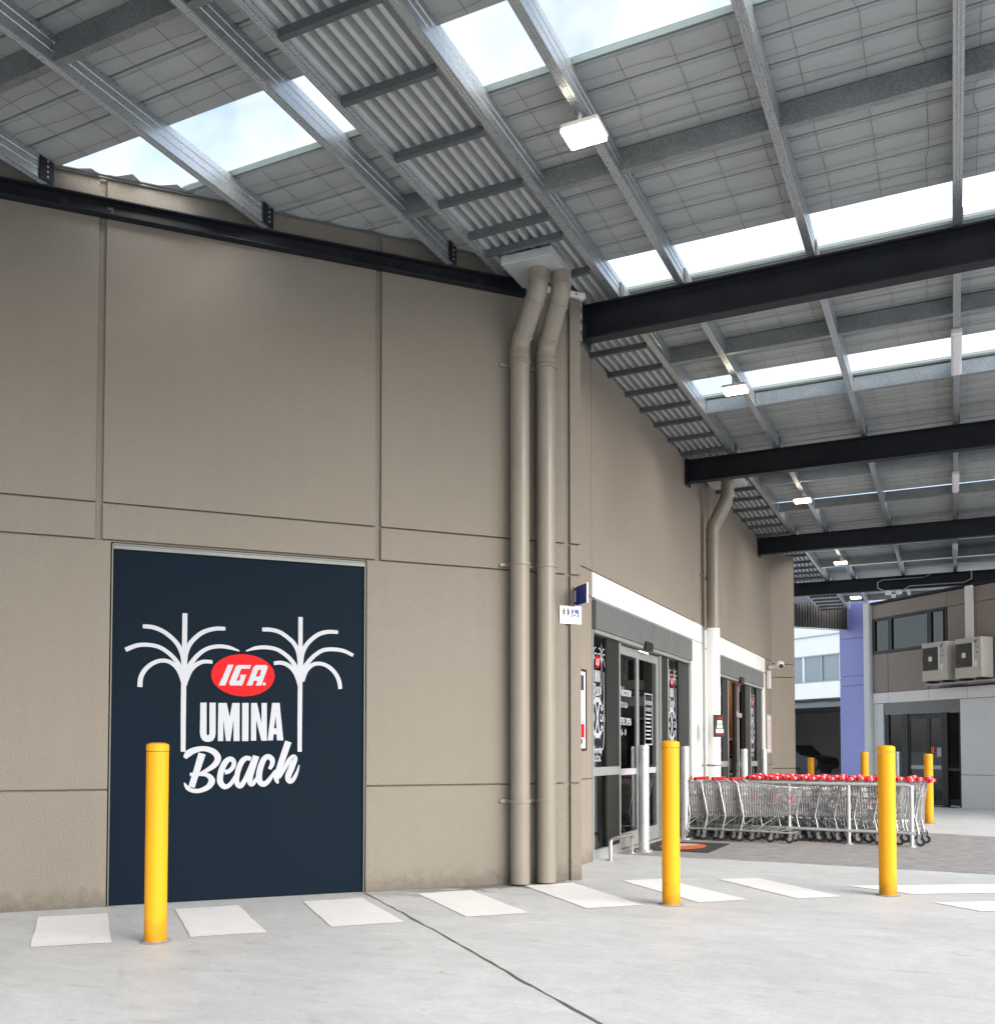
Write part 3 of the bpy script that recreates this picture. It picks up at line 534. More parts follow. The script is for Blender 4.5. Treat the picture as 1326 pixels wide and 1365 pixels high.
for ent, cs, zc in ((ent1, 12.64, 2.62), (ent1, 16.55, 2.60), (ent2, 20.28, 2.55), (ent2, 24.02, 2.55)):
    logo(EW, cs, zc, OG, 0.42, ent, sq=0.72)
    ring_emblem(ent, cs, 1.95, 0.22, OG)
    a = MB(); stroke(a, [(0.0, 1.1), (0.0, 0.2), (-0.06, 0)], [0.02, 0.02, 0.02], EW, cs + 0.27, 1.5, OG)
    text(a, 'Everyday', EW, cs, 1.46, OG, 0.13, squeeze=0.8, shear=0.25, bold=0.03)
    text(a, 'LOCAL', EW, cs, 1.34, OG, 0.11, squeeze=0.8, bold=0.03)
    a.build('slogan_lettering', 'decal_white', ent, recalc=False)
a = MB()
text(a, 'Welcome', EW, 13.92, 2.32, -0.10, 0.20, squeeze=0.85, shear=0.2, bold=0.03)
text(a, 'TO IGA', EW, 13.90, 2.14, -0.10, 0.12, squeeze=0.9, bold=0.02)
text(a, "WE'RE OPEN", EW, 13.94, 1.88, -0.10, 0.15, squeeze=0.75, bold=0.03); text(a, '6 - 9', EW, 13.88, 1.72, -0.10, 0.13, bold=0.03)
a.build('door_lettering', 'decal_white', ent1, recalc=False)
a = MB(); s0, s1, z0, z1 = 14.98, 15.42, 1.58, 2.42
for (p, q, r, t) in ((s0, s1, z0, z0 + 0.018), (s0, s1, z1 - 0.018, z1), (s0, s0 + 0.025, z0 + 0.018, z1 - 0.018), (s1 - 0.025, s1, z0 + 0.018, z1 - 0.018)): flat(a, p, q, r, t, EW, -0.102)
text(a, 'CONDITIONS', EW, 15.2, 2.24, -0.102, 0.085, squeeze=0.72, bold=0.03); text(a, 'OF ENTRY', EW, 15.2, 2.13, -0.102, 0.085, squeeze=0.8, bold=0.03)
for k in range(7): flat(a, 15.05, 15.36 - 0.03 * (k % 3), 2.06 - 0.065 * k, 2.085 - 0.065 * k, EW, -0.102)
a.build('conditions_notice', 'decal_white', ent1, recalc=False)
a = MB(); text(a, 'Welcome', EW, 22.52, 2.26, -0.10, 0.2, squeeze=0.8, shear=0.2, bold=0.03); a.build('door_lettering', 'decal_white', ent2, recalc=False)
# the shop inside
inn = MB().box(-13, -4.56, 11.0, 26.3, -0.02, 0.004).build('shop_floor', 'shop_floor', market)
MB().box(-13, -4.76, 11.0, 26.3, 3.42, 3.5).build('shop_ceiling', 'shop_ceiling', market)
MB().box(-13.1, -13.0, 11.0, 26.3, 0, 3.5).build('shop_wall', 'shop_wall', market)
MB().box(-13, -4.76, 26.3, 26.4, 0, 3.5).build('shop_wall', 'shop_wall', market)
MB().box(-13, -4.76, 10.9, 11.0, 0, 3.5).build('shop_wall', 'shop_wall', market)
MB().box(-9.0, -4.8, 19.0, 19.12, 0, 3.4).build('shop_wall', 'shop_wall', market)
for (x, y) in ((-6.2, 13.5), (-5.6, 16.2), (-5.7, 18.0), (-8.6, 13.5), (-8.6, 16.2), (-6.3, 22.6), (-5.4, 25.0), (-8.6, 24.5)):
    MB().box(x - 0.35, x + 0.35, y - 0.06, y + 0.06, 3.37, 3.415).build('ceiling_light', 'strip_lit', market)
MB().box(-10.6, -9.2, 13.2, 17.8, 0, 2.3).build('shelf_back', 'shop_goods', market)
def shelf_unit(x, y, w, goods, label):
    t = thing('shop_shelf', (x, y, 0), label, 'shelf'); rr = random.Random(int(y))
    MB().box(x - w, x + w, y - 0.25, y + 0.25, 0, 0.12).box(x - w, x + w, y + 0.2, y + 0.24, 0.12, 1.75).build('shelf_frame', 'alu_dark', t)
    for z in (0.12, 0.55, 0.95, 1.35):
        MB().box(x - w, x + w, y - 0.25, y + 0.19, z, z + 0.03).build('shelf_board', 'alu_light', t)
        xx = x - w + 0.04
        while xx < x + w - 0.2:
            q = rr.uniform(0.10, 0.22); MB().box(xx, xx + q - 0.01, y - 0.2 + rr.uniform(0, 0.05), y + 0.15, z + 0.032, z + rr.uniform(0.2, 0.36)).build('packet', goods if rr.random() < 0.65 else rr.choice(['white_plastic', 'shop_red', 'timber', 'blue_sign']), t); xx += q
shelf_unit(-6.3, 18.55, 1.35, 'shop_goods', 'shop shelf of packed goods behind the nearer glass entrance')
shelf_unit(-6.1, 25.3, 1.1, 'shop_red', 'shelf of red goods inside the open farther entrance')
t = thing('timber_screen', (-6.0, 25.9, 0), 'orange timber wall panel seen through the open farther entrance', 'panel')
for k in range(6): MB().box(-8.0 + 0.55 * k, -7.455 + 0.55 * k, 25.9, 25.98, 1.80, 3.40).build('timber_board', 'timber', t, bevel=0.004)
MB().box(-8.0, -4.7, 25.80, 25.98, 1.73, 1.798).build('light_ledge', 'white_plastic', t)
MB().box(-8.0, -4.7, 25.92, 25.98, 0, 1.728).build('base_panel', 'alu_dark', t)
t = thing('counter', (-5.6, 24.0, 0), 'low timber counter just inside the farther entrance', 'counter')
MB().box(-6.4, -4.95, 24.1, 24.6, 0, 0.86).build('carcass', 'shop_wall', t); MB().box(-6.45, -4.9, 24.05, 24.65, 0.86, 0.91).build('top', 'white_plastic', t)

# ================================================================== canopy
canopy = thing('canopy_roof', (0, 10.74, 0), 'flat steel canopy roof with galvanised purlins, clear skylights and black beams', 'canopy roof')
ZP, ZT = 6.85, 7.082                 # purlin underside and top
BEAMS = [4.0, 10.74, 17.34, 24.55, 31.75]
def ibeam(y, x0, x1, z0=6.425, z1=6.842, w=0.18, tf=0.022, tw=0.014):
    p = [(-w / 2, z0), (w / 2, z0), (w / 2, z0 + tf), (tw / 2, z0 + tf), (tw / 2, z1 - tf), (w / 2, z1 - tf), (w / 2, z1), (-w / 2, z1), (-w / 2, z1 - tf), (-tw / 2, z1 - tf), (-tw / 2, z0 + tf), (-w / 2, z0 + tf)]
    return MB().extrude(p, x0, x1, lambda t, q: Vector((t, y + q[0], q[1])))
for i, y in enumerate(BEAMS):
    x0 = [-7.5, -3.93, -4.36, -4.36, -5.2][i]
    b = ibeam(y, x0, 3.2).build('roof_beam', 'beam', canopy, bevel=0.003)
    if i: MB().box(x0 - 0.001, x0 + 0.016, y - 0.13, y + 0.13, 6.37, 6.845).build('end_plate', 'beam', b)
# channel bolted along the top of the left wall
wb = MB().extrude([(0, 6.68), (0.10, 6.68), (0.10, 6.695), (0.014, 6.695), (0.014, 6.83), (0.10, 6.83), (0.10, 6.845), (0, 6.845)], -19.0, 1.86, lambda t, q: LW.p(t, 0.004 + q[0], q[1])).build('wall_beam', 'beam', canopy, bevel=0.002)
for s in (-2.98, -2.62 + 0.06, -0.2, 0.25, 1.3, -5.0, -5.4):
    MB().box(s - 0.032, s + 0.032, 0.019, 0.028, 6.72, 6.80, LW).build('washer_plate', 'black', wb, bevel=0.004)
    MB().disc(LW.p(s, 0.035, 6.765), LW.n, 0.017, 0.016, 6).build('bolt', 'alu_dark', wb)

def cpur(x, y0, y1, fl=0.085, z0=ZP, z1=ZT, t=0.004, lip=0.022):
    # C section: web on the right, flanges to the left with lips, and two rolled stiffeners in the web
    w = fl; h = z1 - z0
    p = [(w, z0), (w, z0 + h * 0.28), (w - 0.006, z0 + h * 0.31), (w - 0.006, z0 + h * 0.36), (w, z0 + h * 0.39), (w, z0 + h * 0.61), (w - 0.006, z0 + h * 0.64), (w - 0.006, z0 + h * 0.69), (w, z0 + h * 0.72), (w, z1),
         (0, z1), (0, z1 - lip), (t, z1 - lip), (t, z1 - t), (w - 0.012, z1 - t), (w - 0.012, z0 + t), (t, z0 + t), (t, z0 + lip), (0, z0 + lip), (0, z0 + 0.004), (0.004, z0), (w * 0.32, z0), (w * 0.36, z0 + 0.005), (w * 0.42, z0), (w * 0.62, z0), (w * 0.66, z0 + 0.005), (w * 0.72, z0)]
    return MB().extrude(p, y0, y1, lambda tt, q: Vector((x + q[0], tt, q[1])))
PX = [-3.57, -2.80, -1.36, 0.07, 1.50, 2.93]
YB = [-5.6] + BEAMS[1:] + [38.7]  # first bay runs on unseen behind the camera, lengthened to darken the upper left
for x in PX:
    for a, b in zip(YB[:-1], YB[1:]):
        p = cpur(x, a + 0.004, b - 0.004).build('purlin', 'galv', canopy)
    for y in BEAMS[1:]:
        if x < 4:
            MB().box(x + 0.089, x + 0.10, y - 0.07, y + 0.07, 6.846, 7.03).build('cleat', 'galv_dark', canopy)
PXL = [-4.575, -4.98, -6.33, -7.72, -9.1, -10.5, -11.9]
for x in PXL:
    yend = 8.54 + (x + 5.63 + 0.085) * math.tan(TH) - 0.20
    if x == -4.575: yend = 10.0
    cpur(x, -5.6, yend).build('purlin', 'galv', canopy)
    cl = MB().box(x + 0.09, x + 0.102, yend - 0.10, yend + 0.05, 6.848, 7.06).build('cleat', 'beam', canopy)
    for dz in (0.03, 0.08, 0.13, 0.18): MB().disc((x + 0.105, yend - 0.02, 6.86 + dz), (1, 0, 0), 0.010, 0.012, 8).build('bolt', 'alu_light', cl)
for a, b in ((27.4, 31.75), (31.75, 38.2)): cpur(-4.575, a + 0.004, b - 0.004).build('purlin', 'galv', canopy)
cpur(-5.6, 31.9, 37.2).build('purlin', 'galv', canopy)
cpur(-4.575, 10.9, 26.3).build('purlin', 'galv', canopy)
# struts between the purlins
def strut(x0, x1, y):
    h0, h1, fl, t, lip = 6.862, 7.066, 0.07, 0.004, 0.02
    p = [(0, h0), (fl, h0), (fl, h0 + lip), (fl - t, h0 + lip), (fl - t, h0 + t), (t, h0 + t), (t, h1 - t), (fl - t, h1 - t), (fl - t, h1 - lip), (fl, h1 - lip), (fl, h1), (0, h1)]
    ob = MB().extrude(p, x0, x1, lambda tt, q: Vector((tt, y + q[0], q[1]))).build('strut', 'galv_strut', canopy)
    if x0 < 1.6 and y < 16:
        b = MB()
        for xx in (x0 + 0.05, x1 - 0.05):
            for zz in (h0 + 0.05, h1 - 0.05): b.disc((xx, y - 0.004, zz), (0, 1, 0), 0.008, 0.008, 6)
        b.build('bolts', 'alu_light', ob)
for y in (8.32, 12.86, 15.04, 19.70, 22.06, 26.9, 29.3, 34.2, 36.6):
    for a, b in zip(PX[:-1], PX[1:]): strut(a + 0.09, b - 0.002, y)
for y in (5.08,):
    for a, b in zip(PX[:-1], PX[1:]): strut(a + 0.09, b - 0.002, y)
    for a, b in ((-6.33, -4.98), (-7.72, -6.33), (-4.98, -4.575)): strut(a + 0.09, b - 0.002, y)
strut(-4.98 + 0.09, -4.577, 8.12)
# roof sheets with foil-faced blanket, and skylights
ZS = 7.09; NB = 9; PER = 3.945; SKW = 0.84
def wall_x(y): return -5.63 + (y - 8.54) / math.tan(TH) + 0.02
def sheet(xa0, xa1, xb0, xb1, y0, y1, seed):
    rr = random.Random(seed); w = y1 - y0
    prof = [(0.0, 0.0), (0.0, 0.06), (0.022, 0.06), (0.026, 0.004), (0.060, 0.012), (0.066, 0.0), (w * 0.5, -0.008 - rr.random() * 0.012), (w * 0.8, -0.006), (w, 0.0)]
    n = max(2, int((xb1 - xa0) / 0.55)); vs = []; fs = []; k = len(prof)
    for i in range(n + 1):
        t = i / n
        for (yy, zz) in prof:
            fy = yy / w; a = xa0 + (xa1 - xa0) * fy; b = xb0 + (xb1 - xb0) * fy
            jig = rr.uniform(-0.004, 0.003) if 0.05 < yy < w - 0.01 else 0
            vs.append((a + (b - a) * t, y0 + yy, ZS + zz + jig))
        # closed on top by a flat skin
    for i in range(n):
        for j in range(k - 1): fs.append((i * k + j, i * k + j + 1, (i + 1) * k + j + 1, (i + 1) * k + j))
    b = len(vs)
    vs += [(xa0, y0, ZS + 0.065), (xa1, y1, ZS + 0.065), (xb1, y1, ZS + 0.065), (xb0, y0, ZS + 0.065)]; fs.append((b, b + 3, b + 2, b + 1))
    return MB().add(vs, fs).build('roof_sheet', 'foil', canopy, smooth=28, recalc=False)
def skylight(xa0, xa1, xb0, xb1, y0, y1):
    pts = [(y0, ZS + 0.02), (y0 + 0.03, ZS + 0.045), (y0 + 0.06, ZS + 0.045), (y0 + 0.09, ZS + 0.02), (y1 - 0.09, ZS + 0.02), (y1 - 0.06, ZS + 0.045), (y1 - 0.03, ZS + 0.045), (y1, ZS + 0.02)]
    vs = []
    for y, z in pts:
        f = (y - y0) / (y1 - y0); vs.append((xa0 + (xa1 - xa0) * f, y, z)); vs.append((xb0 + (xb1 - xb0) * f, y, z))
    o = MB().add(vs, [(2 * i, 2 * i + 1, 2 * i + 3, 2 * i + 2) for i in range(len(pts) - 1)]).build('skylight_sheet', 'skylight', canopy, recalc=False)
    f = (y1 - 0.055 - y0) / (y1 - y0)
    MB().add([(xa0 + (xa1 - xa0) * f, y1 - 0.055, ZS + 0.012), (xb0 + (xb1 - xb0) * f, y1 - 0.055, ZS + 0.012), (xb1, y1, ZS + 0.006), (xa1, y1, ZS + 0.006)], [(0, 1, 2, 3)]).build('edge_rib', 'skylight_rib', o, recalc=False)
per0 = 6.30 - 3 * PER  # sheets start behind the camera, an unseen stretch added to block light
mesh_w = MB(); rw = random.Random(3)
for s0, s1, tip in ((-3.02, -2.66, 0.10), (-2.68, -2.28, 0.15), (-2.30, -1.86, 0.13), (-3.35, -3.0, 0.07)):
    f = MB(); sm = s0 + (s1 - s0) * 0.8
    f.add([LW.p(s0, 0.0, ZS + 0.004), LW.p(s1, 0.0, ZS + 0.004), LW.p(s1, 0.07, ZS - 0.012), LW.p(sm, tip, ZS + 0.008), LW.p((s0 + sm) / 2, 0.065, ZS - 0.006), LW.p(s0, 0.05, ZS + 0.002)], [(0, 1, 2, 3, 4, 5)])
    f.build('blanket_flap', 'foil', canopy, recalc=False)
def wires(x0, x1, y0, y1):
    x = x0 + 0.25
    while x < x1:
        pts = []; y = y0; off = 0
        while y < y1:
            if rw.random() < 0.12: off += rw.uniform(-0.05, 0.05)
            pts.append((x + off, y, ZS - 0.022 + rw.uniform(-0.006, 0.004))); y += 0.17
        if len(pts) > 1: mesh_w.tube(pts, 0.0024, 3, caps=False)
        x += 0.44
k = 0; y = per0
while y < 38.4:
    ya, yb = y, y + SKW
    def spans(y0, y1):
        out = [(-3.55, -3.55, 3.25, 3.25)]  # right edge lies out of view, cut short to let sun in underneath
        if y1 < 9.75: out.append((wall_x(y0), wall_x(y1), -4.50, -4.50))
        if y0 > 27.3: out.append((-7.6, -7.6, -4.50, -4.50) if y1 < 36.2 else (-5.4, -5.4, -4.50, -4.50))
        return out
    for sp in spans(ya, yb): skylight(*sp, ya, yb)
    w = (PER - SKW) / NB
    for j in range(NB):
        y0 = yb + j * w; y1 = y0 + w
        if y0 > 38.6: break
        for sp in spans(y0, y1):
            sheet(*sp, y0, y1, k); k += 1
            if y0 < 17 and sp[0] > -4:                 # a drooping wire along each blanket strip
                yy = y0 + w * rw.uniform(0.45, 0.75); pts = []; x = -3.45
                while x < 2.2:
                    pts.append((x, yy + rw.uniform(-0.012, 0.012) + 0.03 * math.sin(x * 2.1 + k), ZS - 0.024 + rw.uniform(-0.006, 0.004))); x += 0.2
                mesh_w.tube(pts, 0.0021, 3, caps=False)
            elif y0 < 9 and sp[0] < -4.6:
                yy = y0 + w * 0.6; pts = []; x = sp[1] + 0.05
                while x < -4.6:
                    pts.append((x, yy + rw.uniform(-0.012, 0.012) + 0.03 * math.sin(x * 2.1 + k), ZS - 0.024 + rw.uniform(-0.006, 0.004))); x += 0.2
                if len(pts) > 1: mesh_w.tube(pts, 0.0021, 3, caps=False)
    ye = min(yb + NB * w, 31)
    if 2 < yb < 31: wires(-3.5, 2.2, yb + 0.02, ye - 0.02)
    if yb < 9:
        x = -9
        while x < -4.6:
            yw = 8.54 + (x + 5.63) * math.tan(TH) - 0.05
            pts = []; q = yb + 0.02
            while q < min(ye, yw): pts.append((x + rw.uniform(-0.006, 0.006), q, ZS - 0.022 + rw.uniform(-0.006, 0.004))); q += 0.17
            if len(pts) > 1: mesh_w.tube(pts, 0.0024, 3, caps=False)
            x += 0.44
    y += PER
tag(mesh_w.build('safety_mesh', 'wire', canopy, recalc=False), None, kind='stuff')
# box gutter: ribbed sheet with cross bars
GX0, GX1 = -4.485, -3.575
gut = MB().box(GX0, GX0 + 0.012, -5.6, 38.4, 6.90, 7.16).box(GX1 - 0.008, GX1 - 0.002, -5.6, 38.4, 6.90, 7.0).build('box_gutter', 'galv_gutter', canopy)
def gutter_sheet(y0, y1):
    np_ = 8; pw = (GX1 - GX0 - 0.03) / np_; prof = []
    for i in range(np_):
        a = GX0 + 0.015 + i * pw
        prof += [(a, 6.905), (a + pw * 0.38, 6.905), (a + pw * 0.46, 6.985), (a + pw * 0.92, 6.985)]
    prof.append((GX1 - 0.010, 6.985))
    vs = [(x, y0, z) for x, z in prof] + [(x, y1, z) for x, z in prof]; n = len(prof)
    MB().add(vs, [(i, i + 1, n + i + 1, n + i) for i in range(n - 1)]).build('gutter_sheet', 'galv_gutter', gut, recalc=False)
for a, b in zip(YB[:-1], YB[1:]): gutter_sheet(a + 0.002, min(b, 38.3))
MB().box(GX0, GX1, -5.6, 38.3, 7.10, 7.12).build('gutter_base', 'galv_dark', gut)
for y in (4.75, 5.6, 6.42, 7.25, 8.08, 8.72, 9.12, 9.92, 12.13, 12.89, 13.71, 14.47, 15.23, 16.08, 16.93, 18.2, 19.0, 19.81, 20.62, 21.55, 22.5, 23.32, 24.3, 25.3, 26.3, 27.3, 28.3, 29.22, 30.13, 31.02, 32.4, 33.2, 34.1, 34.95, 35.8, 36.65, 37.5, 38.3):
    MB().extrude([(0, 6.835), (0.052, 6.835), (0.052, 6.841), (0.006, 6.841), (0.006, 6.898), (0.052, 6.898), (0.052, 6.904), (0, 6.904)], GX0 - 0.01, GX1 - 0.02, lambda tt, q: Vector((tt, y + q[0], q[1]))).build('crossbar', 'galv_dark', gut)
# dark ribbed fascia closing the canopy's far edge
fa = MB(); FA = Frame((-3.7, 39.75), (-math.cos(TH), -math.sin(TH)), (math.sin(TH), -math.cos(TH)))
prof = []
for i in range(42):
    a = i * 0.13; prof += [(a, 0.0), (a + 0.06, 0.0), (a + 0.07, 0.03), (a + 0.12, 0.03)]
nf = len(prof); fa.add([FA.p(s, o, 6.22) for s, o in prof] + [FA.p(s, o, 7.2) for s, o in prof], [(i, i + 1, nf + i + 1, nf + i) for i in range(nf - 1)])
fo = fa.build('ribbed_fascia', 'dark_rib', canopy, recalc=False)
MB().box(-0.1, 5.5, -0.05, 0.05, 6.17, 6.215, FA).build('fascia_trim', 'alu_light', fo)
# ================================================================== rainwater pipes
def downpipe(pts, r, label, rings, brackets, fr, split=None, mats=('tan_pipe', 'tan_pipe'), elbows=()):
    base = pts[0]
    t = thing('downpipe', (base[0], base[1], 0), label, 'downpipe', 'rainwater downpipes on the shop walls')
    def bend(ps):            # round the corners of the run
        out = [Vector(ps[0])]
        for i in range(1, len(ps) - 1):
            a, b, c = Vector(ps[i - 1]), Vector(ps[i]), Vector(ps[i + 1]); k = 0.10
            p0 = b + (a - b).normalized() * k; p2 = b + (c - b).normalized() * k
            for j in range(4):
                u = j / 3; out.append(p0 * (1 - u) ** 2 + b * 2 * u * (1 - u) + p2 * u * u)
        out.append(Vector(ps[-1])); return out
    full = bend(pts)
    if split:
        low = [Vector(pts[0]), Vector((pts[0][0], pts[0][1], split))]; up = [low[1] + Vector((0, 0, 0.003))] + full[1:]
        MB().tube(low, r, 24).build('pipe_base', mats[0], t, smooth=40); MB().tube(up, r, 24).build('pipe', mats[1], t, smooth=40)
    else: MB().tube(full, r, 24).build('pipe', mats[1], t, smooth=40)
    for z in rings:
        MB().lathe((pts[0][0], pts[0][1], 0), [(r - 0.002, z - 0.035), (r + 0.007, z - 0.032), (r + 0.007, z + 0.032), (r - 0.002, z + 0.035)], 24).build('coupling', mats[1], t, smooth=40)
    for (p, q) in elbows:
        p, q = Vector(p), Vector(q); MB().tube([p, q], r + 0.008, 24).build('coupling', mats[1], t, smooth=40)
    for z in brackets:
        b = MB(); c = Vector((pts[0][0], pts[0][1], 0)); so = (c - fr.O).dot(fr.d); oo = (c - fr.O).dot(fr.n)
        b.lathe(c, [(r + 0.001, z - 0.016), (r + 0.011, z - 0.016), (r + 0.011, z + 0.016), (r + 0.001, z + 0.016)], 24)
        b.box(so - 0.20, so - 0.07, 0.002, 0.028, z - 0.018, z + 0.018, fr)
        b.build('bracket', mats[1], t, smooth=40)
    return t
pA = LW.p(1.74, 0.125, 0); pB = LW.p(2.062, 0.125, 0)
for (p, top, lab) in ((pA, (-4.02, 9.47), 'tan downpipe on the left wall, the left one of the pair with offset elbows'), (pB, (-3.82, 9.64), 'tan downpipe on the left wall, nearest the corner pilaster')):
    p3 = (top[0], top[1], 6.52); p2 = (p.x, p.y, 6.08)
    v = (Vector(p3) - Vector(p2)).normalized()
    downpipe([(p.x, p.y, 0.02), p2, p3, (top[0], top[1], 6.742)], 0.108, lab, (6.0, 5.92), (3.58, 0.93, 5.86), LW,
             elbows=[(Vector(p2) + v * 0.10, Vector(p2) + v * 0.14), (Vector(p3) - v * 0.14, Vector(p3) - v * 0.10), ((top[0], top[1], 6.60), (top[0], top[1], 6.63))])
rh = MB().slab([(-4.34, 9.2), (-3.76, 9.22), (-3.76, 9.80), (-4.34, 9.78)], 6.742, 6.838)
tag(rh.build('rainwater_head', 'galv_gutter', bevel=0.004), 'shallow pale metal rainwater box under the gutter above the paired downpipes', 'rainwater box')
M['pipe_white'] = M['white_paint']
for (y, lab, x) in ((18.55, 'thick downpipe between the entrances, white below and tan above', -4.19), (18.98, 'slimmer downpipe behind the thick one between the entrances', -4.26)):
    r = 0.125 if x == -4.19 else 0.085
    downpipe([(x, y, 0.02), (x, y, 5.85), (x + 0.30, y, 6.42), (x + 0.30, y, 6.75)], r, lab, (5.6,), (1.2, 4.9), EW, split=3.86, mats=('pipe_white', 'tan_pipe'))
tag(MB().box(-4.3, -3.62, 18.25, 19.15, 6.745, 6.836).build('rainwater_head', 'galv_gutter', bevel=0.004), 'pale metal rainwater box under the gutter just past the second black beam', 'rainwater box')

# ================================================================== lamps under the canopy
def bay_lamp(x, y, lab):
    t = thing('canopy_lamp', (x, y, 6.66), lab, 'lamp', 'lit lamps under the canopy')
    MB().box(x - 0.175, x + 0.175, y - 0.145, y + 0.145, 6.70, 6.75).build('casing', 'lamp_case', t, bevel=0.03)
    MB().box(x - 0.165, x + 0.165, y - 0.135, y + 0.135, 6.67, 6.702).build('lens', 'lamp', t, bevel=0.02)
    MB().tube([(x - 0.02, y - 0.05, 6.755), (x - 0.02, y - 0.05, 6.852)], 0.018, 8).build('mount', 'lamp_case', t)
for (x, y, lab) in ((-2.74, 7.45, 'lit flood lamp on the purlin nearest the viewer'), (-2.77, 13.8, 'lit canopy lamp in the skylight bay, second from the viewer'), (-2.77, 20.6, 'lit canopy lamp between the second and third black beams'),
                    (-2.76, 27.95, 'lit canopy lamp just past the third black beam'), (-2.95, 34.6, 'farthest lit canopy lamp past the last black beam')):
    bay_lamp(x, y, lab)
for (y0, y1, lab) in ((13.3, 14.8, 'white batten light on the right purlin, nearest'), (20.2, 21.6, 'white batten light on the right purlin past the second beam'), (27.3, 29.1, 'white batten light on the right purlin, farthest')):
    t = thing('batten_light', (0.11, (y0 + y1) / 2, 6.76), lab, 'light', 'unlit batten lights on the right purlin')
    MB().box(0.045, 0.175, y0, y1, 6.775, 6.852).build('body', 'white_plastic', t, bevel=0.015)
    MB().box(0.065, 0.155, y0 + 0.06, y1 - 0.06, 6.755, 6.776).build('diffuser', 'sign_white', t, bevel=0.012)

# ================================================================== bollards
def bollard(P, h, r, m, lab, group, plate=False, name='bollard'):
    v = Vector((P[0], P[1])); c = v + v.normalized() * r
    t = thing(name, (c.x, c.y, 0), lab, 'bollard', group)
    MB().lathe((c.x, c.y, 0), [(r, -0.02), (r, h * 0.955)], 36).build('post', m, t, smooth=40)
    cp = [(r + 0.002, h * 0.958), (r + 0.002, h * 0.985), (r * 0.96, h * 0.993), (r * 0.6, h), (0.001, h + 0.002)] if not plate else [(r + 0.001, h * 0.957), (r + 0.001, h * 0.985), (r * 0.9, h)]
    MB().lathe((c.x, c.y, 0), cp, 36).build('cap', m, t, smooth=40)
    if plate:
        b = MB().lathe((c.x, c.y, 0), [(r * 1.55, 0.009), (r * 1.55, 0.022), (r + 0.001, 0.024)], 24).build('base_plate', m, t, smooth=40)
        for a in range(4): MB().lathe((c.x + r * 1.3 * math.cos(a * 1.571 + .6), c.y + r * 1.3 * math.sin(a * 1.571 + .6), 0), [(0.012, 0.022), (0.012, 0.04)], 8).build('bolt', m, b)
    else:
        MB().lathe((c.x, c.y, 0), [(r * 1.45, 0.0035), (r * 1.3, 0.006), (r, 0.012)], 24).build('grout_collar', 'sealant_light', t)
M['sealant_light'] = mat('bollard_grout', (0.30, 0.29, 0.27), 0.85, var=0.35, vscale=18)
YG = 'yellow safety bollards'
bollard((-5.60, 5.60), 1.556, 0.0845, 'bollard_yellow', 'yellow bollard in front of the navy door, nearest the viewer', YG)
bollard((-2.47, 9.06), 1.59, 0.0865, 'bollard_yellow', 'yellow bollard in front of the nearer glass entrance', YG)
bollard((-0.63, 10.61), 1.545, 0.0865, 'bollard_yellow', 'yellow bollard in front of the shopping trolleys', YG)
bollard((-0.473, 21.37), 1.42, 0.086, 'bollard_yellow', 'yellow bollard to the right of the trolleys before the far door', YG)
bollard((-1.84, 23.3), 1.46, 0.086, 'bollard_yellow', 'yellow bollard behind the trolleys in front of the blue wall', YG)
bollard((-3.62, 28.0), 1.28, 0.086, 'bollard_yellow', 'small yellow bollard behind the trolleys in front of the dark car park', YG)
SG = 'galvanised bollards along the shopfront'
bollard((-4.10, 13.58), 1.57, 0.081, 'bollard_galv', 'silver bollard beside the low hoop at the nearer entrance', SG, True)
bollard((-4.06, 15.80), 1.56, 0.081, 'bollard_galv', 'silver bollard at the right side of the nearer entrance', SG, True)
bollard((-4.05, 20.75), 1.52, 0.080, 'bollard_galv', 'silver bollard at the left side of the farther entrance', SG, True)
bollard((-4.05, 23.1), 1.52, 0.080, 'bollard_galv', 'silver bollard at the right side of the farther entrance', SG, True)
bollard((-1.35, 27.3), 1.45, 0.06, 'bollard_galv', 'thin silver bollard in front of the far glass door', SG, True)
def hoop(x, y0, y1, lab):
    t = thing('guard_hoop', (x, y0, 0), lab, 'hoop rail', 'low steel hoops beside the entrance')
    h = 0.28; k = 0.05
    MB().tube([(x, y0, 0.004), (x, y0, h - k), (x, y0 + k * .3, h - k * .3), (x, y0 + k, h), (x, y1 - k, h), (x, y1 - k * .3, h - k * .3), (x, y1, h - k), (x, y1, 0.004)], 0.026, 12).build('rail', 'stainless', t, smooth=50)
    for y in (y0, y1): MB().lathe((x, y, 0), [(0.06, 0.003), (0.06, 0.012), (0.028, 0.014)], 16).build('foot_flange', 'stainless', t, smooth=40)
hoop(-4.22, 12.42, 13.38, 'low stainless hoop rail at the left of the nearer entrance')
hoop(-4.22, 16.15, 17.1, 'low stainless hoop rail at the right of the nearer entrance')
# door mat
t = thing('door_mat', (-3.8, 14.6, 0), 'dark door mat with an orange oval at the nearer entrance', 'mat')
MB().slab([(-4.33, 13.85), (-3.22, 13.85), (-3.22, 15.3), (-4.33, 15.3)], 0.009, 0.018).build('pile', 'mat_dark', t)
a = MB(); n = 40; a.add([(-3.78 + 0.34 * math.cos(6.2832 * i / n), 14.58 + 0.50 * math.sin(6.2832 * i / n), 0.0195) for i in range(n)], [list(range(n))]); a.build('oval_print', 'mat_orange', t, recalc=False)
a = MB(); a.add([(-3.78 + 0.27 * math.cos(6.2832 * i / n), 14.58 + 0.36 * math.sin(6.2832 * i / n), 0.021) for i in range(0, n) if 4 < i < 26], [list(range(21))]); a.build('pale_print', 'mat_pale', t, recalc=False)

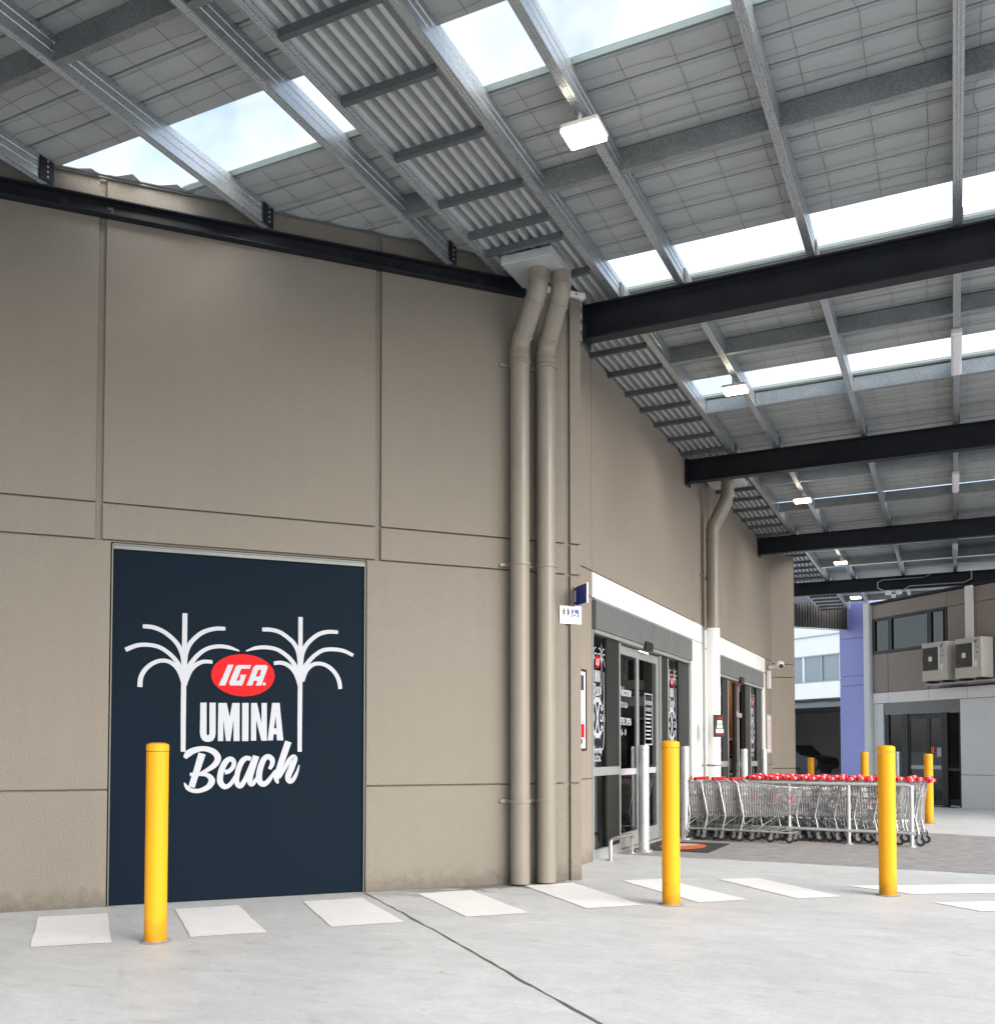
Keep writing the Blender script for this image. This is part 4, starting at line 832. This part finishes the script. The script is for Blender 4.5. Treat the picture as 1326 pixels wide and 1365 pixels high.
# ================================================================== signs, posters, camera
t = thing('toilet_sign', LW.p(2.43, 0.12, 2.95), 'white toilet sign with person symbols on the corner pilaster', 'sign')
MB().box(2.285, 2.565, 0.006, 0.014, 2.955, 3.165, LW).build('plate', 'sign_white', t, bevel=0.003)
a = MB()
for s, w in ((2.338, 0.015), (2.393, 0.018)):
    ellipse(a, s, 3.125, 0.0095, 0.0095, LW, 0.0155, 12); flat(a, s - 0.018, s + 0.018, 3.100, 3.113, LW, 0.0155)
    a.add([LW.p(s - 0.010, 0.0155, 3.100), LW.p(s + 0.010, 0.0155, 3.100), LW.p(s + w, 0.0155, 3.068), LW.p(s - w, 0.0155, 3.068)], [(0, 1, 2, 3)])
    flat(a, s - 0.010, s - 0.003, 3.040, 3.068, LW, 0.0155); flat(a, s + 0.003, s + 0.010, 3.040, 3.068, LW, 0.0155)
a.build('person_symbols', 'icon_dark', t, recalc=False)
a = MB(); flat(a, 2.436, 2.528, 3.036, 3.125, LW, 0.0155); a.build('blue_square', 'icon_blue', t, recalc=False)
a = MB(); ellipse(a, 2.468, 3.113, 0.008, 0.008, LW, 0.0165, 10); stroke(a, [(2.468, 3.10), (2.472, 3.075), (2.497, 3.072), (2.508, 3.05)], [.011] * 4, LW, 0, 0, 0.0165)
stroke(a, [(0.024 * math.cos(math.radians(q)), 0.024 * math.sin(math.radians(q))) for q in range(120, 391, 30)], [.009] * 10, LW, 2.477, 3.066, 0.017); a.build('wheelchair_symbol', 'sign_white', t, recalc=False)
a = MB(); text(a, 'Toilets', LW, 2.425, 2.985, 0.0155, 0.042); a.build('caption', 'grey_print', t, recalc=False)
# projecting blue sign
t = thing('blade_sign', LW.p(2.48, 0.0, 3.2), 'small navy blue blade sign projecting beside the toilet sign', 'sign')
MB().box(2.487, 2.500, 0.02, 0.30, 3.17, 3.39, LW).build('blade', 'blue_sign', t, bevel=0.002)
MB().box(2.482, 2.505, 0.004, 0.018, 3.165, 3.395, LW).box(2.484, 2.503, 0.301, 0.306, 3.165, 3.395, LW).build('edge_strip', 'sign_white', t)
for z in (3.20, 3.36): MB().box(2.475, 2.512, 0.0, 0.05, z - 0.01, z + 0.01, LW).build('clip', 'black', t)
def poster(fr, s0, s1, z0, z1, lab, frame_m, face_m, o=0.0, bars=()):
    t = thing('framed_poster', fr.p((s0 + s1) / 2, o, z0), lab, 'poster'); w = 0.03
    MB().box(s0, s1, o + 0.002, o + 0.022, z0, z0 + w, fr).box(s0, s1, o + 0.002, o + 0.022, z1 - w, z1, fr).box(s0, s0 + w, o + 0.002, o + 0.022, z0 + w, z1 - w, fr).box(s1 - w, s1, o + 0.002, o + 0.022, z0 + w, z1 - w, fr).build('frame', frame_m, t)
    MB().box(s0 + w, s1 - w, o + 0.002, o + 0.012, z0 + w, z1 - w, fr).build('print', face_m, t)
    for i, (a0, a1, b0, b1, mm) in enumerate(bars):
        a = MB(); flat(a, a0, a1, b0, b1, fr, o + 0.0135); a.build('printed_block', mm, t, recalc=False)
    return t
poster(EW, 11.55, 11.94, 1.49, 2.56, 'white framed poster on the tan wall left of the nearer entrance', 'black', 'sign_white', bars=((11.6, 11.85, 2.28, 2.48, 'icon_dark'), (11.6, 11.87, 1.66, 1.84, 'decal_red'), (11.6, 11.8, 1.58, 1.64, 'icon_dark')))
poster(EW, 25.5, 26.2, 1.40, 2.44, 'pale framed poster on the tan wall right of the farther entrance', 'grey_print', 'poster_pink', bars=((25.56, 26.13, 2.30, 2.38, 'sign_white'), (25.56, 26.13, 1.46, 1.52, 'sign_white')))
PX2 = Frame((-4.06, 17.9), (0.45, 0.893), (0.893, -0.45))
t = thing('pipe_sign', PX2.p(0.3, 0, 1.7), 'dark notice board with white blocks fixed to the white downpipe', 'sign')
MB().box(0.0, 0.30, 0.0, 0.03, 1.74, 2.16, PX2).build('board', 'alu_dark', t, bevel=0.006)
for (z0, z1, s0, s1, mm) in ((2.10, 2.16, 0.2, 0.34, 'decal_red'), (2.00, 2.08, 0.16, 0.36, 'sign_white'), (1.90, 1.98, 0.14, 0.38, 'sign_white'), (1.79, 1.88, 0.1, 0.42, 'sign_white'), (1.755, 1.775, 0.1, 0.42, 'decal_red')):
    a = MB(); flat(a, s0 * 0.66 - 0.02, s1 * 0.66 - 0.02, 1.94 + (z0 - 1.94) * 0.8, 1.94 + (z1 - 1.94) * 0.8, PX2, 0.0315); a.build('printed_block', mm, t, recalc=False)
t = thing('security_camera', (-4.3, 25.75, 3.4), 'white dome security camera on the tan wall past the farther entrance', 'camera')
MB().box(25.62, 25.78, 0.003, 0.09, 3.10, 3.58, EW).build('wall_box', 'white_plastic', t, bevel=0.012)
MB().tube([(-4.36, 25.72, 3.66), (-4.12, 25.72, 3.72)], 0.05, 14).build('arm', 'white_plastic', t, smooth=40)
MB().lathe((-4.08, 25.70, 3.72), [(0.02, -0.11), (0.08, -0.085), (0.115, -0.03), (0.12, 0.03), (0.09, 0.085), (0.02, 0.11)], 20).build('dome', 'white_plastic', t, smooth=60)
MB().disc((-4.02, 25.60, 3.68), (0.5, -0.85, -0.25), 0.055, 0.03, 14).build('lens', 'black', t, smooth=40)

# ================================================================== trolley corral and trolleys
CA = math.atan2(-0.115, 1.0)                    # the corral runs slightly askew of the shop
def rail_y(x): return 16.04 - 0.115 * (x + 0.6)
t = thing('trolley_corral', (-2.2, rail_y(-2.2), 0), 'galvanised tube rail that pens the shopping trolleys', 'railing')
def rp(x, z, off=0): return (x + off * 0.115, rail_y(x) + off, z)
for off in (0.0, 3.02):
    MB().tube([rp(-3.85, 0.955, off), rp(-0.66 if off == 0 else -1.44, 0.955, off), rp(-0.60 if off == 0 else -1.4, 0.93, off)], 0.028, 12).build('top_rail', 'rail', t, smooth=50)
    MB().tube([rp(-3.85, 0.22, off), rp(-0.60 if off == 0 else -1.4, 0.22, off)], 0.024, 12).build('lower_rail', 'rail', t, smooth=50)
    for x in ((-3.85, -2.45, -1.52, -0.60) if off == 0 else (-3.85, -2.45, -1.4)):
        p = MB().tube([rp(x, 0.01, off), rp(x, 0.95, off)], 0.029, 12).build('rail_post', 'rail', t, smooth=50)
        MB().lathe(rp(x, 0, off), [(0.065, 0.009), (0.065, 0.02), (0.03, 0.022)], 16).build('foot_flange', 'rail', p, smooth=40)
        for z in (0.22,): MB().disc(rp(x, z, off), (1, -0.115, 0), 0.034, 0.09, 12).build('tee_fitting', 'rail', p, smooth=40)

def make_trolley():
    t = thing('shopping_trolley', (0, 0, 0), 'trolley', 'shopping trolley')
    W0, W1 = 0.28, 0.22                          # half widths, rear and front; +x is the front
    def w_at(x): return W0 + (W1 - W0) * x / 0.9
    def top(x): return 0.965 - 0.07 * x / 0.9
    def bot(x): return 0.40 + 0.06 * x / 0.9
    wr = 0.0048
    bk = MB()
    for sgn in (-1, 1):
        for i in range(21):                       # upright side wires, leaning forward
            f = i / 20; xt = 0.02 + 0.90 * f; xb = 0.06 + 0.72 * f
            bk.tube([(xt, sgn * w_at(xt), top(xt)), (xb, sgn * (w_at(xb) - 0.035), bot(xb))], wr, 4, caps=False)
        for k in range(1, 5):
            g = k / 5.0; pts = []
            for f in (0, 1):
                xt = 0.02 + 0.90 * f; xb = 0.06 + 0.72 * f
                x = xt + (xb - xt) * g; yt = w_at(xt); yb = w_at(xb) - 0.035
                pts.append((x, sgn * (yt + (yb - yt) * g), top(xt) + (bot(xb) - top(xt)) * g))
            bk.tube(pts, wr, 4, caps=False)
    for j in range(8):                            # front wires and bottom wires
        u = -1 + 2 * j / 7
        bk.tube([(0.92, u * w_at(0.92), top(0.92)), (0.78, u * (w_at(0.78) - 0.035), bot(0.78)), (0.06, u * (w_at(0.06) - 0.035), bot(0.06)), (0.02, u * w_at(0.02), top(0.02) - 0.02)], wr, 4, caps=False)
    for x in (0.2, 0.35, 0.5, 0.65): bk.tube([(x, -w_at(x) + 0.035, bot(x)), (x, w_at(x) - 0.035, bot(x))], wr, 4, caps=False)
    for g in (0.3, 0.6):
        xt = 0.92 - 0.14 * g; z = top(0.92) + (bot(0.78) - top(0.92)) * g; bk.tube([(xt, -w_at(0.9) + 0.02 * g, z), (xt, w_at(0.9) - 0.02 * g, z)], wr, 4, caps=False)
    bk.build('wire_basket', 'chrome', t, recalc=False, smooth=60)
    MB().tube([(0.0, -W0, top(0)), (0.90, -W1, top(0.9)), (0.935, -W1 + 0.05, top(0.9)), (0.935, W1 - 0.05, top(0.9)), (0.90, W1, top(0.9)), (0.0, W0, top(0))], 0.0085, 6).build('rim', 'chrome', t, smooth=60)
    fr_ = MB()
    for sgn in (-1, 1):                           # rear uprights, chassis sides
        fr_.tube([(-0.10, sgn * W0, 1.015), (0.0, sgn * W0, 0.95), (0.10, sgn * (W0 - 0.01), 0.42), (0.05, sgn * W0, 0.19)], 0.0125, 6)
        fr_.tube([(0.02, sgn * W0, 0.19), (0.45, sgn * 0.24, 0.19), (0.84, sgn * 0.17, 0.17)], 0.0145, 6)
        fr_.tube([(0.30, sgn * 0.24, 0.19), (0.42, sgn * 0.22, 0.30), (0.62, sgn * 0.2, 0.44)], 0.009, 5)
    fr_.tube([(0.84, -0.17, 0.17), (0.84, 0.17, 0.17)], 0.0145, 6); fr_.tube([(0.10, -W0 + 0.02, 0.42), (0.10, W0 - 0.02, 0.42)], 0.010, 5)
    for x in (0.2, 0.36, 0.52, 0.68): fr_.tube([(x, -0.22, 0.20), (x, 0.22, 0.20)], 0.006, 4)
    fr_.build('chassis', 'chrome', t, smooth=60)
    h = MB().tube([(-0.10, -0.275, 1.015), (-0.10, 0.275, 1.015)], 0.029, 10).build('handle', 'red_plastic', t, smooth=60)
    for sg in (-1, 1): MB().tube([(-0.10, 0.30 * sg, 1.010), (-0.10, 0.276 * sg, 1.015)], 0.031, 10).build('handle_end', 'red_plastic', h, smooth=60)
    MB().tube([(-0.103, -0.03, 1.015), (-0.103, 0.03, 1.015)], 0.0305, 10).build('grip_highlight', 'sign_white', h, smooth=60)  # white band stands in for the highlight on the red grip
    MB().box(0.80, 0.812, -0.10, 0.10, 0.66, 0.74).build('sign_plate', 'red_plastic', t)
    for (x, y) in ((0.05, -0.28), (0.05, 0.28), (0.82, -0.17), (0.82, 0.17)):
        f = MB().box(x - 0.022, x + 0.022, y - 0.026, y - 0.020, 0.06, 0.165).box(x - 0.022, x + 0.022, y + 0.020, y + 0.026, 0.06, 0.165).box(x - 0.024, x + 0.024, y - 0.026, y + 0.026, 0.155, 0.168).build('caster', 'chrome', t)
        MB().disc((x - 0.02, y, 0.066 + 0.008), (0, 1, 0), 0.066, 0.032, 16).build('wheel', 'rubber', f, smooth=40)
        MB().disc((x - 0.02, y, 0.074), (0, 1, 0), 0.030, 0.036, 12).build('hub', 'grey_print', f, smooth=40)
    return t
proto = make_trolley(); used = False
def trolley(x, y, ang, lab, group):
    global used
    o = copy_tree(proto) if used else proto
    used = True
    o.location = Vector((x, y, 0.008)) * S; o.rotation_euler = (0, 0, ang); o['label'] = lab; o['group'] = group
ORD = ['first', 'second', 'third', 'fourth', 'fifth', 'sixth', 'seventh', 'eighth', 'ninth', 'tenth', 'eleventh']
PT = 0.30
for i in range(6):                               # outside row, fronts to the right
    x = -3.15 - PT * i; trolley(x, rail_y(x) - 0.335, CA, ['trolley with its basket front showing, rightmost of the row outside the rail', 'second trolley from the right in the row outside the rail', 'third trolley from the right in the row outside the rail', 'fourth trolley from the right in the row outside the rail', 'fifth trolley from the right in the row outside the rail', 'trolley nearest the silver bollard in the row outside the rail'][i], 'trolleys nested outside the rail')
for i in range(10):                              # row right behind the rail, handles to the right
    x = -0.42 - PT * i; trolley(x, rail_y(x) + 0.37, CA + math.pi, 'trolley at the right end of the front penned row, handle by the yellow bollard' if i == 0 else f'{ORD[i]} trolley from the right in the penned row just behind the rail', 'trolleys nested behind the rail')
for row, (off, x0, nm) in enumerate(((0.97, -0.62, 'second'), (1.62, -0.50, 'third'), (2.30, -0.75, 'rearmost'))):
    for i in range(10):
        x = x0 - PT * i - random.uniform(-0.02, 0.02); trolley(x, rail_y(x) + off + random.uniform(-0.015, 0.015), CA + math.pi + random.uniform(-0.02, 0.02), f'{ORD[i]} trolley from the right in the {nm} penned row' if i else f'trolley at the right end of the {nm} penned row', f'trolleys nested in the {nm} row')

# ================================================================== far building
far = thing('annex_building', FW.p(0, 0, 0), 'far building with brown cladding above a white band and dark glass door', 'building')
def fpanel(s0, s1, z0, z1, m, name='cladding_panel', o1=0.0):
    return MB().box(s0 + 0.007, s1 - 0.007, -0.05, o1, z0 + 0.007, z1 - 0.007, FW).build(name, m, far, bevel=0.004)
for s0, s1 in ((-3.06, -2.46), (-2.46, -1.01), (-1.01, 0.55), (0.55, 2.2), (2.2, 4.5), (4.5, 7)): fpanel(s0, s1, 3.13, 4.25, 'brown_clad')
for s0, s1 in ((-0.36, 0.55), (0.55, 2.2), (2.2, 4.5), (4.5, 7)): fpanel(s0, s1, 4.25, 5.27, 'brown_clad')
for s0, s1 in ((-3.06, -0.36), (-0.36, 0.55), (0.55, 2.2), (2.2, 4.5), (4.5, 7)): fpanel(s0, s1, 5.27, 5.68, 'brown_clad')
for s0, s1 in ((-3.06, -2.46), (-2.46, -1.01), (-1.01, 0.25), (0.25, 2.2), (2.2, 4.5), (4.5, 7)): fpanel(s0, s1, 2.82, 3.13, 'white_paint', 'white_band', 0.01)
for s0, s1 in ((0.0, 2.2), (2.2, 4.5), (4.5, 7)):
    fpanel(s0, s1, 0.86, 2.82, 'grey_clad'); fpanel(s0, s1, -0.01, 0.86, 'grey_clad')
fpanel(-3.06, -2.66, -0.01, 2.82, 'grey_clad')
MB().box(-3.30, -3.07, -0.6, 0.10, 0, 5.76, FW).build('corner_pilaster', 'grey_clad', far, bevel=0.006)
MB().box(-3.07, 7, -0.4, -0.045, 5.27, 5.68, FW).box(-0.36, 7, -0.4, -0.045, 4.26, 5.27, FW).box(-3.07, 7, -0.4, -0.045, 2.83, 4.26, FW).box(0.0, 7, -0.4, -0.045, 0, 2.83, FW).build('backing_wall', 'brown_clad', far)
MB().box(-3.3, 7.0, -4.0, 0.03, 5.69, 5.76, FW).build('roof_edge', 'beam', far)
wn_ = MB().box(-3.03, -0.37, -0.08, 0.02, 4.255, 4.33, FW).box(-3.03, -0.37, -0.08, 0.012, 5.20, 5.265, FW)
win = wn_.build('window', 'alu_dark', far)
for s0, s1 in ((-3.03, -2.94), (-2.43, -2.30), (-1.03, -0.89), (-0.43, -0.37)): MB().box(s0, s1, -0.08, 0.008, 4.331, 5.199, FW).build('mullion', 'alu_dark', win)
for s0, s1 in ((-2.94, -2.43), (-2.30, -1.03), (-0.89, -0.43)): pane(win, s0, s1, 4.331, 5.199, -0.04, 'glass_dark', FW)
MB().box(-3.2, 6.9, -3.0, -0.42, 3.1, 3.15, FW).box(-3.2, 6.9, -3.05, -3.0, 0, 5.6, FW).build('room_shell', 'far_grey', far)
fd = MB().box(-2.64, -0.01, -0.12, -0.02, 2.49, 2.81, FW).build('far_door', 'alu_grey', far)
for s0, s1 in ((-2.64, -2.50), (-2.03, -1.80), (-0.62, -0.45), (-0.07, -0.01)): MB().box(s0, s1, -0.12, -0.03, 0.0, 2.489, FW).build('dark_post', 'alu_dark', fd)
for s0, s1 in ((-1.80, -1.10), (-1.10, -0.62)):
    MB().box(s0 + 0.003, s0 + 0.055, -0.10, -0.05, 0.02, 2.42, FW).box(s1 - 0.055, s1 - 0.003, -0.10, -0.05, 0.02, 2.42, FW).box(s0 + 0.056, s1 - 0.056, -0.10, -0.05, 2.34, 2.42, FW).box(s0 + 0.056, s1 - 0.056, -0.10, -0.05, 0.02, 0.14, FW).build('sliding_leaf', 'alu_dark', fd)
    pane(fd, s0 + 0.055, s1 - 0.055, 0.14, 2.34, -0.075, 'glass', FW)
    a = MB(); flat(a, s0 + 0.06, s1 - 0.06, 0.98, 1.08, FW, -0.066); a.build('safety_strip', 'decal_white', fd, recalc=False)
for s0, s1 in ((-2.50, -2.03), (-0.45, -0.07)): pane(fd, s0, s1, 0.05, 2.48, -0.075, 'glass', FW)
MB().box(-0.45, -0.07, -0.09, -0.045, 0.95, 1.02, FW).build('rail', 'alu_dark', fd)
a = MB(); flat(a, -1.03, -0.92, 1.42, 1.58, FW, -0.066); a.build('exit_sticker', 'orange_sign', fd, recalc=False)
a = MB(); flat(a, -0.83, -0.65, 1.32, 1.56, FW, -0.066); a.build('paper_notice', 'decal_white', fd, recalc=False)
MB().box(-2.6, -0.05, -2.6, -2.5, 0, 2.8, FW).build('inner_wall', 'grey_clad', fd)
gr_ = MB()
for k in range(26): gr_.box(-1.6 + k * 0.06, -1.565 + k * 0.06, 0.06, 0.24, 0.002, 0.012, FW)
tag(gr_.build('threshold_drain', 'alu_dark', far), None, kind='stuff')
MB().box(0.29, 0.50, 0.012, 0.10, 3.4, 5.7, FW).build('square_downpipe', 'white_plastic', far, bevel=0.01)
# air conditioners on their rack
def aircon(s0, lab):
    w, z0, z1, o0, o1 = 0.80, 3.30, 4.30, 0.14, 0.54
    t = thing('air_conditioner', FW.p(s0 + w / 2, 0.3, z0), lab, 'air conditioner', 'outdoor air conditioner units on the far wall')
    bd = MB().box(s0, s0 + w, o0, o1, z0, z1, FW).build('cabinet', 'beige_ac', t, bevel=0.012)
    MB().box(s0 + 0.02, s0 + 0.56, o1 + 0.001, o1 + 0.006, z0 + 0.27, z0 + 0.87, FW).build('grille_recess', 'ac_dark', bd)
    fg = MB(); cx, cz = s0 + 0.29, z0 + 0.57
    for k in range(36):
        a0 = 2 * math.pi * k / 36; r1 = 0.275
        fg.tube([FW.p(cx + 0.05 * math.cos(a0), o1 + 0.014, cz + 0.05 * math.sin(a0)), FW.p(cx + r1 * math.cos(a0 + 0.35), o1 + 0.014, cz + r1 * math.sin(a0 + 0.35))], 0.005, 4, caps=False)
    for r1 in (0.1, 0.16, 0.22, 0.28): fg.tube([FW.p(cx + r1 * math.cos(a * 0.2618), o1 + 0.012, cz + r1 * math.sin(a * 0.2618)) for a in range(25)], 0.004, 4, caps=False)
    fg.build('fan_guard', 'ac_guard', t, recalc=False)
    MB().box(cx - 0.055, cx + 0.055, o1 + 0.015, o1 + 0.026, cz - 0.06, cz + 0.06, FW).build('fan_hub', 'white_plastic', t, bevel=0.008)
    MB().box(s0 + 0.55, s0 + 0.575, o1 + 0.001, o1 + 0.02, z0 + 0.27, z0 + 0.88, FW).build('grille_edge', 'white_plastic', t)
    a = MB(); a.add([FW.p(*q) for q in ((s0 + 0.60, o1 + 0.002, z0 + 0.93), (s0 + 0.72, o1 + 0.002, z0 + 0.95), (s0 + 0.63, o1 + 0.002, z0 + 0.82), (s0 + 0.605, o1 + 0.002, z0 + 0.86))], [(0, 1, 2, 3)]); a.build('maker_mark', 'teal_print', t, recalc=False)
    a = MB()
    for (p, q, u, v) in ((0.61, 0.72, 0.775, 0.782), (0.67, 0.71, 0.73, 0.75), (0.64, 0.70, 0.61, 0.635), (0.76, 0.79, 0.24, 0.25)): flat(a, s0 + p, s0 + q, z0 + u, z0 + v, FW, o1 + 0.002)
    a.build('printed_marks', 'black', t, recalc=False)
    a = MB(); flat(a, s0 + 0.60, s0 + 0.67, z0 + 0.28, z0 + 0.42, FW, o1 + 0.002); a.build('rating_label', 'sign_white', t, recalc=False)
    for p in (0.12, 0.62): MB().box(s0 + p, s0 + p + 0.08, o0, o1 - 0.02, z0 - 0.06, z0 - 0.002, FW).build('foot', 'black', t)
aircon(-0.70, 'beige air conditioner with a fan grille, left of the two on the far wall')
aircon(0.36, 'beige air conditioner with a fan grille, right of the two on the far wall')
t = thing('support_rack', FW.p(0.3, 0.2, 3.1), 'steel bracket rack carrying the two air conditioners', 'rack')
for o in (0.20, 0.48): MB().box(-0.66, 2.6, o - 0.02, o + 0.02, 3.185, 3.228, FW).build('rack_rail', 'alu_light', t)
for s in (-0.1, 0.75, 1.6): MB().box(s - 0.02, s + 0.02, 0.012, 0.52, 3.145, 3.183, FW).build('bracket_arm', 'alu_light', t); 
MB().tube([FW.p(-0.6, 0.05, 3.22), FW.p(-0.4, 0.22, 3.13), FW.p(0.1, 0.3, 3.14), FW.p(0.8, 0.3, 3.12), FW.p(2.4, 0.3, 3.13)], 0.022, 8).build('pipe_run', 'black', t, smooth=60)
# conduit and flood sensor on the last black beam
t = thing('beam_conduit', (-1.2, 31.6, 6.5), 'bent grey conduit with sensor lamps fixed to the last black beam', 'conduit')
def bp(u, z, o=0.0): return (u, 31.63 - o, z)
MB().tube([bp(-0.55, 6.83), bp(-0.72, 6.74), bp(-1.9, 6.74), bp(-2.05, 6.68), bp(-2.05, 6.5), bp(-1.85, 6.40), bp(-1.3, 6.40), bp(-1.15, 6.50), bp(0.35, 6.50), bp(0.55, 6.6), bp(0.55, 6.83)], 0.018, 8).build('tube', 'alu_light', t, smooth=60)
for dx in (-1.75, -1.45): MB().box(dx - 0.09, dx + 0.09, 31.52, 31.64, 6.26, 6.38).build('sensor_lamp', 'white_plastic', t, bevel=0.02)
MB().box(-1.66, -1.54, 31.5, 31.64, 6.16, 6.27).build('sensor_head', 'white_plastic', t, bevel=0.02)

# ================================================================== beyond the canopy
BW = Frame((-4.04, 40.08), (math.sin(TH), -math.cos(TH)), (-math.cos(TH), -math.sin(TH)))
t = thing('blue_wall', BW.p(1, 0, 0), 'periwinkle blue panelled wall beyond the trolleys', 'wall')
for z0, z1 in ((-0.01, 4.0), (4.0, 4.38), (4.38, 5.85), (5.85, 7.3)): MB().box(0.0, 1.7, -0.4, 0.0, z0 + 0.012, z1 - 0.012, BW).build('wall_panel', 'blue_wall', t, bevel=0.006)
MB().box(0.02, 1.65, -0.38, -0.03, 0, 7.28, BW).build('backing_wall', 'blue_wall', t)
WB = Frame((-7.0, 57.4), (0.816, -0.578), (-0.578, -0.816))
t = thing('white_building', WB.p(0, 0, 0), 'bright white building with a strip of windows above an open car park', 'building')
ZW = 1.0
for z0, z1 in ((4.45, 5.36), (6.95, 8.0), (8.06, 9.2)): MB().box(-16, 10, -0.4, 0, z0, z1, WB).build('facade_band', 'far_white', t)
MB().box(-16, 10, -0.5, 0.06, 8.0, 8.06, WB).build('eave_line', 'alu_light', t)
ws = MB().box(-16, 10, -0.25, -0.02, 5.361, 5.44, WB).box(-16, 10, -0.25, -0.02, 6.88, 6.949, WB).build('window_strip', 'alu_light', t)
s = -16.0
while s < 10:
    MB().box(s, s + 0.10, -0.25, -0.03, 5.441, 6.879, WB).build('mullion', 'far_white' if int(s) % 2 else 'alu_light', ws)
    MB().box(s + 0.10, s + 1.35, -0.14, -0.12, 5.441, 6.879, WB).build('pane', 'win_mirror', ws)
    s += 1.35
MB().box(-16, 10, -0.6, -0.2, 3.95, 4.449, WB).build('soffit_beam', 'alu_grey', t)
MB().box(-16, 10, -14, -0.61, 4.3, 4.45, WB).build('car_park_ceiling', 'far_grey', t)
MB().box(-16, 10, -14.2, -14, 0, 4.4, WB).build('car_park_wall', 'far_grey', t)
for s in (-16, 9.8): MB().box(s, s + 0.2, -14, -0.3, 0, 4.4, WB).build('car_park_wall', 'far_grey', t)
MB().tube([WB.p(-10, -0.1, 4.38), WB.p(-2, -0.1, 4.32), WB.p(-1.2, -0.1, 4.30), WB.p(0.2, -0.1, 4.34), WB.p(0.8, -0.1, 4.30), WB.p(6, -0.1, 4.36)], 0.06, 8).build('service_pipe', 'black', t, smooth=60)
# dark parked car in the shade of the car park
t = thing('parked_car', (-8.9, 62.0, 0), 'dark parked car in the shade of the far car park', 'car')
CF = Frame((-8.9, 62.0), (0.816, -0.578), (-0.578, -0.816))
body = [(-2.6, 0.35), (2.5, 0.35), (2.62, 0.75), (2.45, 1.02), (1.25, 1.20), (0.45, 1.78), (-1.3, 1.84), (-2.3, 1.30), (-2.6, 1.1)]
MB().prism(body, -0.95, 0.95, CF).build('body', 'car_paint', t, bevel=0.08)
MB().prism([(1.05, 1.22), (0.42, 1.70), (-0.25, 1.74), (-0.25, 1.22)], 0.951, 0.962, CF).build('window', 'car_glass', t); MB().prism([(-0.33, 1.22), (-0.33, 1.74), (-1.2, 1.76), (-1.9, 1.22)], 0.951, 0.962, CF).build('window', 'car_glass', t)
for s in (-1.65, 1.6):
    for o in (-0.85, 0.85):
        w = MB().disc(CF.p(s, o, 0.36), CF.n, 0.36, 0.24, 24).build('wheel', 'rubber', t, smooth=40); MB().disc(CF.p(s, o, 0.36), CF.n, 0.21, 0.25, 16).build('rim', 'alu_dark', w, smooth=40)
for o in (-0.7, 0.7): MB().box(2.50, 2.60, o - 0.16, o + 0.16, 0.72, 0.88, CF).build('headlight', 'car_glass', t, bevel=0.02)
